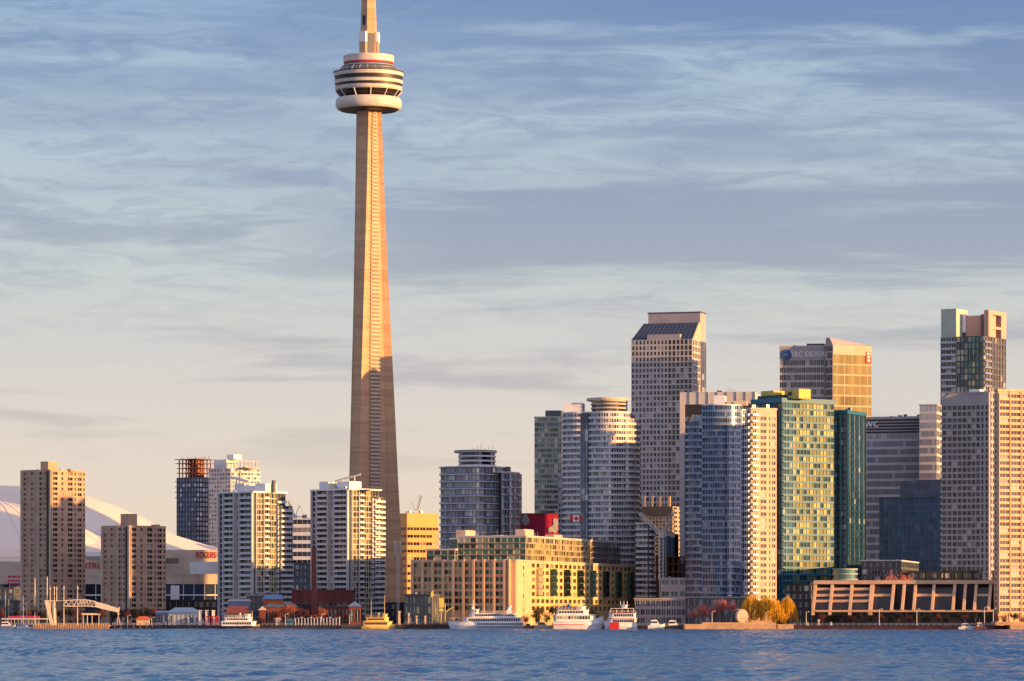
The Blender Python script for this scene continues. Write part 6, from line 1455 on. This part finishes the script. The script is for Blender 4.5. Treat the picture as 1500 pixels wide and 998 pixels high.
small_boat('house_boat', 'orange lit low houseboat between the cruise ship and the middle tour ship', 783, 809, 1990, 3.6, 'peach', 'peach')
small_boat('work_boat', 'small brown work boat at the stern of the cruise ship', 767, 783, 1993, 2.8, 'wood', 'wood')
small_boat('motor_boat', 'white motor boat on the shaded quay below the right end of the leaning frames', 1404, 1430, 1996, 3.0, 'grey_pale', 'offwhite')
small_boat('motor_boat', 'pinkish motor boat right of the white one below the leaning frames', 1428, 1446, 1996, 3.4, 'peach', 'brick')
small_boat('tender_boat', 'covered white boat at the left photo edge', -2, 24, 1996, 3.6, 'offwhite', 'rail_dim')
GS = 'moored sailboats left'
for k, (px, yt, lab) in enumerate(((8, 868, 'leftmost tall white mast sailboat'), (13, 877, 'sailboat with a shorter mast just right of the leftmost one'), (34, 873, 'sailboat whose pale mast stands left of the gantry beside a twin mast'), (39, 880, 'sailboat with the right one of two twin masts left of the gantry'), (30.5, 881, 'sailboat with a thin mast behind the twin masts'))):
    small_boat('sailboat', lab, px - 9, px + 9, 1998 + k * .4, 1.9, 'white', 'white', True, 1, GS, PZ(yt, SH(px, 1998)))
for px, yt, lab in ((51, 847, 'left one of two tall poles with sunlight coloured tops beside the gantry'), (69, 845, 'right one of two tall poles with sunlight coloured tops, behind the leaning pylons')):
    t = thing('flag_pole', lab, 'pole', (PX(px, SH(px, 2003)), SH(px, 2003), LAND), 0, 'tall poles by the gantry'); h = PZ(yt, SH(px, 2003)) - LAND
    b = MB(); b.tube((0, 0, 0), (0, 0, h * .62), .14, .12, 6); b.build('pole', M['steel'], t); b = MB(); b.tube((0, 0, h * .62), (0, 0, h), .38, .3, 8); b.build('sunlit_top', M['peach'], t)  # peach upper length paints orange sunlight on the mast tops

# ---- sandstone quay with the disc -------------------------------------------------------
D_ = SH(1083, 1988); t = thing('stone_quay', 'sunlit sandstone quay jutting out below the pink trees and willows', 'quay', (PX(1083, D_), D_, 0)); L = 80 * S * D_
b = MB(); b.box(-L, L * .68, 0, 30.0, -1, PZ(914.5, D_)); b.box(L * .70, L, .5, 30.0, -1, PZ(914.5, D_)); b.build('quay_block', M['quay_warm'], t)
b = MB(); b.box(-L * .68, L * .66, 2, 9, PZ(914.5, D_) + .01, PZ(912, D_)); b.build('upper_step', M['quay_warm'], t)
b = MB(); rr = random.Random(2); 
for k in range(9): x = L * (.12 + .05 * k) ; b.box(x, x + rr.uniform(.8, 1.6), 3, 4.5, PZ(912, D_) + .01, PZ(912, D_) + rr.uniform(.5, 1.4))
b.build('stone_blocks', M['quay_warm'], t)
D_ = SH(1086.5, 1999); t = thing('disc_sculpture', 'big pale round disc sculpture standing on the sandstone quay', 'sculpture', (PX(1086.5, D_), D_, LAND + .4), R(22))
rz_, rx_ = 10.8 * S * D_, 9.8 * S * D_; zc = PZ(903.3, D_) - LAND - .4
b = MB(); b.loft([[(rx_ * f * math.cos(R(10 * k)), yy, zc + rz_ * f * math.sin(R(10 * k))) for k in range(36)] for f, yy in ((.90, -.95), (1, -.55), (1, .9), (.92, 1.2))]); b.build('disc', M['pink'], t)
b = MB(); b.box(-rx_ * .99, rx_ * .99, -.98, -.954, zc - 1.0, zc - .75); b.build('disc_seam', M['grey_dark'], t)
b = MB(); b.loft([[(rx_ * 1.12 * math.cos(R(10 * k)) - 1.0, yy, zc + rz_ * 1.05 * math.sin(R(10 * k))) for k in range(36)] for yy in (1.6, 2.0)]); b.build('back_ring', M['grey_dark'], t)
b = MB(); b.box(-2.2, 2.2, -1.2, 1.8, -.4, .8); b.build('plinth', M['quay_warm'], t)
for k, px in enumerate((1183, 1199, 1217)):
    t = thing('mooring_bollard', ('left', 'middle', 'right')[k] + ' one of three squat peach bollards on the quay below the leaning frames', 'bollard', (PX(px, SH(px, 2003.2)), SH(px, 2003.2), LAND), 0, 'peach bollards')
    h = (1.6, 2.9, 1.7)[k]; b = MB(); b.lathe([(.9, 0), (.75, .5), (.45, .7), (.4, h * .75), (.65, h * .8), (.5, h), (0.02, h + .05)], 14); b.build('bollard', M['peach'], t)
t = thing('stone_jetty', 'sunlit peach stone jetty at the right photo edge', 'jetty', (PX(1485, SH(1485, 1994)), SH(1485, 1994), 0)); L = 24 * S * 1994
b = MB(); b.box(-L * .2, L * 1.6, 0, 24, -1, PZ(916, SH(1485, 1994))); b.box(-L, L * 1.6, 4, 24, PZ(916, SH(1485, 1994)) + .01, PZ(911, SH(1485, 1994))); b.build('jetty_block', M['quay_warm'], t)
xa, xb = PX(1165, SH(1165, 2000)), PX(1480, SH(1480, 2000))
b = MB(); b.prism([(xa, 1999.4 - xa * kq), (xb, 1999.4 - xb * kq), (xb, 2000.55 - xb * kq), (xa, 2000.55 - xa * kq)], -1, 2.0); tag(b.build('quay_facing', surf('reddish_quay_facing', (.17, .065, .045), .9, .2)), kind='structure')
# yellow sculpture by the pavilion
D_ = SH(646, 2012); t = thing('yellow_sign_pole', 'yellow painted steel sign pole with boxes and a slanting brace by the pavilion', 'sign', (PX(646, D_), D_, LAND))
P_ = lambda px, py, y=0: (PX(px, D_) - PX(646, D_), y, PZ(py, D_) - LAND)
b = MB(); p = P_(646, 876); q = P_(651, 890); b.box(P_(643.5, 0)[0], P_(650.5, 0)[0], -.5, .5, q[2], p[2]); b.build('upper_box', M['yellow'], t)
b = MB(); b.box(P_(643, 0)[0], P_(649.5, 0)[0], -.5, .5, P_(0, 896)[2], P_(0, 892)[2]); b.build('lower_box', M['yellow'], t)
b = MB(); b.tube((0, 0, 0), P_(646, 878), .25, n=6); b.tube(P_(652, 912), P_(652, 884), .2, n=6); b.tube(P_(652, 897), P_(664, 889), .3, n=5); b.build('sign_pole', M['yellow'], t)
b = MB(); b.hexa([P_(631, 875.5, -.3), P_(636, 873, -.3), P_(636, 873, .3), P_(631, 875.5, .3), P_(631, 868, -.3), P_(635, 864, -.3), P_(635, 864, .3), P_(631, 868, .3)]); b.build('yellow_panel', M['yellow'], t)
b = MB(); b.tube(P_(633, 912), P_(633, 874), .2, n=5); b.build('panel_post', M['grey_dark'], t)
# pink festival frames, umbrellas, colourful stalls left of the white ferry
for k, px in enumerate((304, 309, 314, 319)):
    t = thing('pink_frame', 'pink and white portal frame in the short row left of the white ferry', 'frame', (PX(px, SH(px, 2006)), SH(px, 2006), LAND), 0, 'pink portal frames')
    b = MB(); h = 4.2; [b.box(x - .15, x + .15, -.15, .15, 0, h) for x in (-.7, .7)]; b.box(-1.0, 1.0, -.2, .2, h + .01, h + .5); b.build('frame', M['twig_flat'] if 'twig_flat' in M else M['red'], t)
for k, (px, m_) in enumerate(((272, 'brick'), (276, 'white'), (281, 'grey_dark'), (285, 'pale_green'))):
    t = thing('market_umbrella', ('closed dark red', 'closed white', 'closed dark grey', 'closed pale green')[k] + ' umbrella on the quay before the hipped pavilion', 'umbrella', (PX(px, SH(px, 2007)), SH(px, 2007), LAND), 0, 'closed umbrellas')
    b = MB(); b.tube((0, 0, 0), (0, 0, 4.4), .08, n=5); b.build('umbrella_pole', M['steel'], t); b = MB(); b.lathe([(.18, 1.2), (.55, 1.6), (.35, 3.2), (.05, 4.3)], 10); b.build('folded_cloth', M[m_], t)
for k in range(3):
    t = thing('white_pillar', 'squat white pillar in the row left of the white ferry', 'pillar', (PX(293.5 + 9.5 * k, SH(293.5 + 9.5 * k, 2024)), SH(293.5 + 9.5 * k, 2024), LAND), 0, 'white pillars'); b = MB(); b.box(-.7, .7, -.7, .7, 0, PZ(895, SH(300, 2024)) - LAND); b.build('pillar_shaft', M['offwhite'], t); b = MB(); b.box(-.9, .9, -.9, .9, PZ(895, SH(300, 2024)) - LAND + .01, PZ(894, SH(300, 2024)) - LAND); b.build('pillar_cap', M['offwhite'], t)
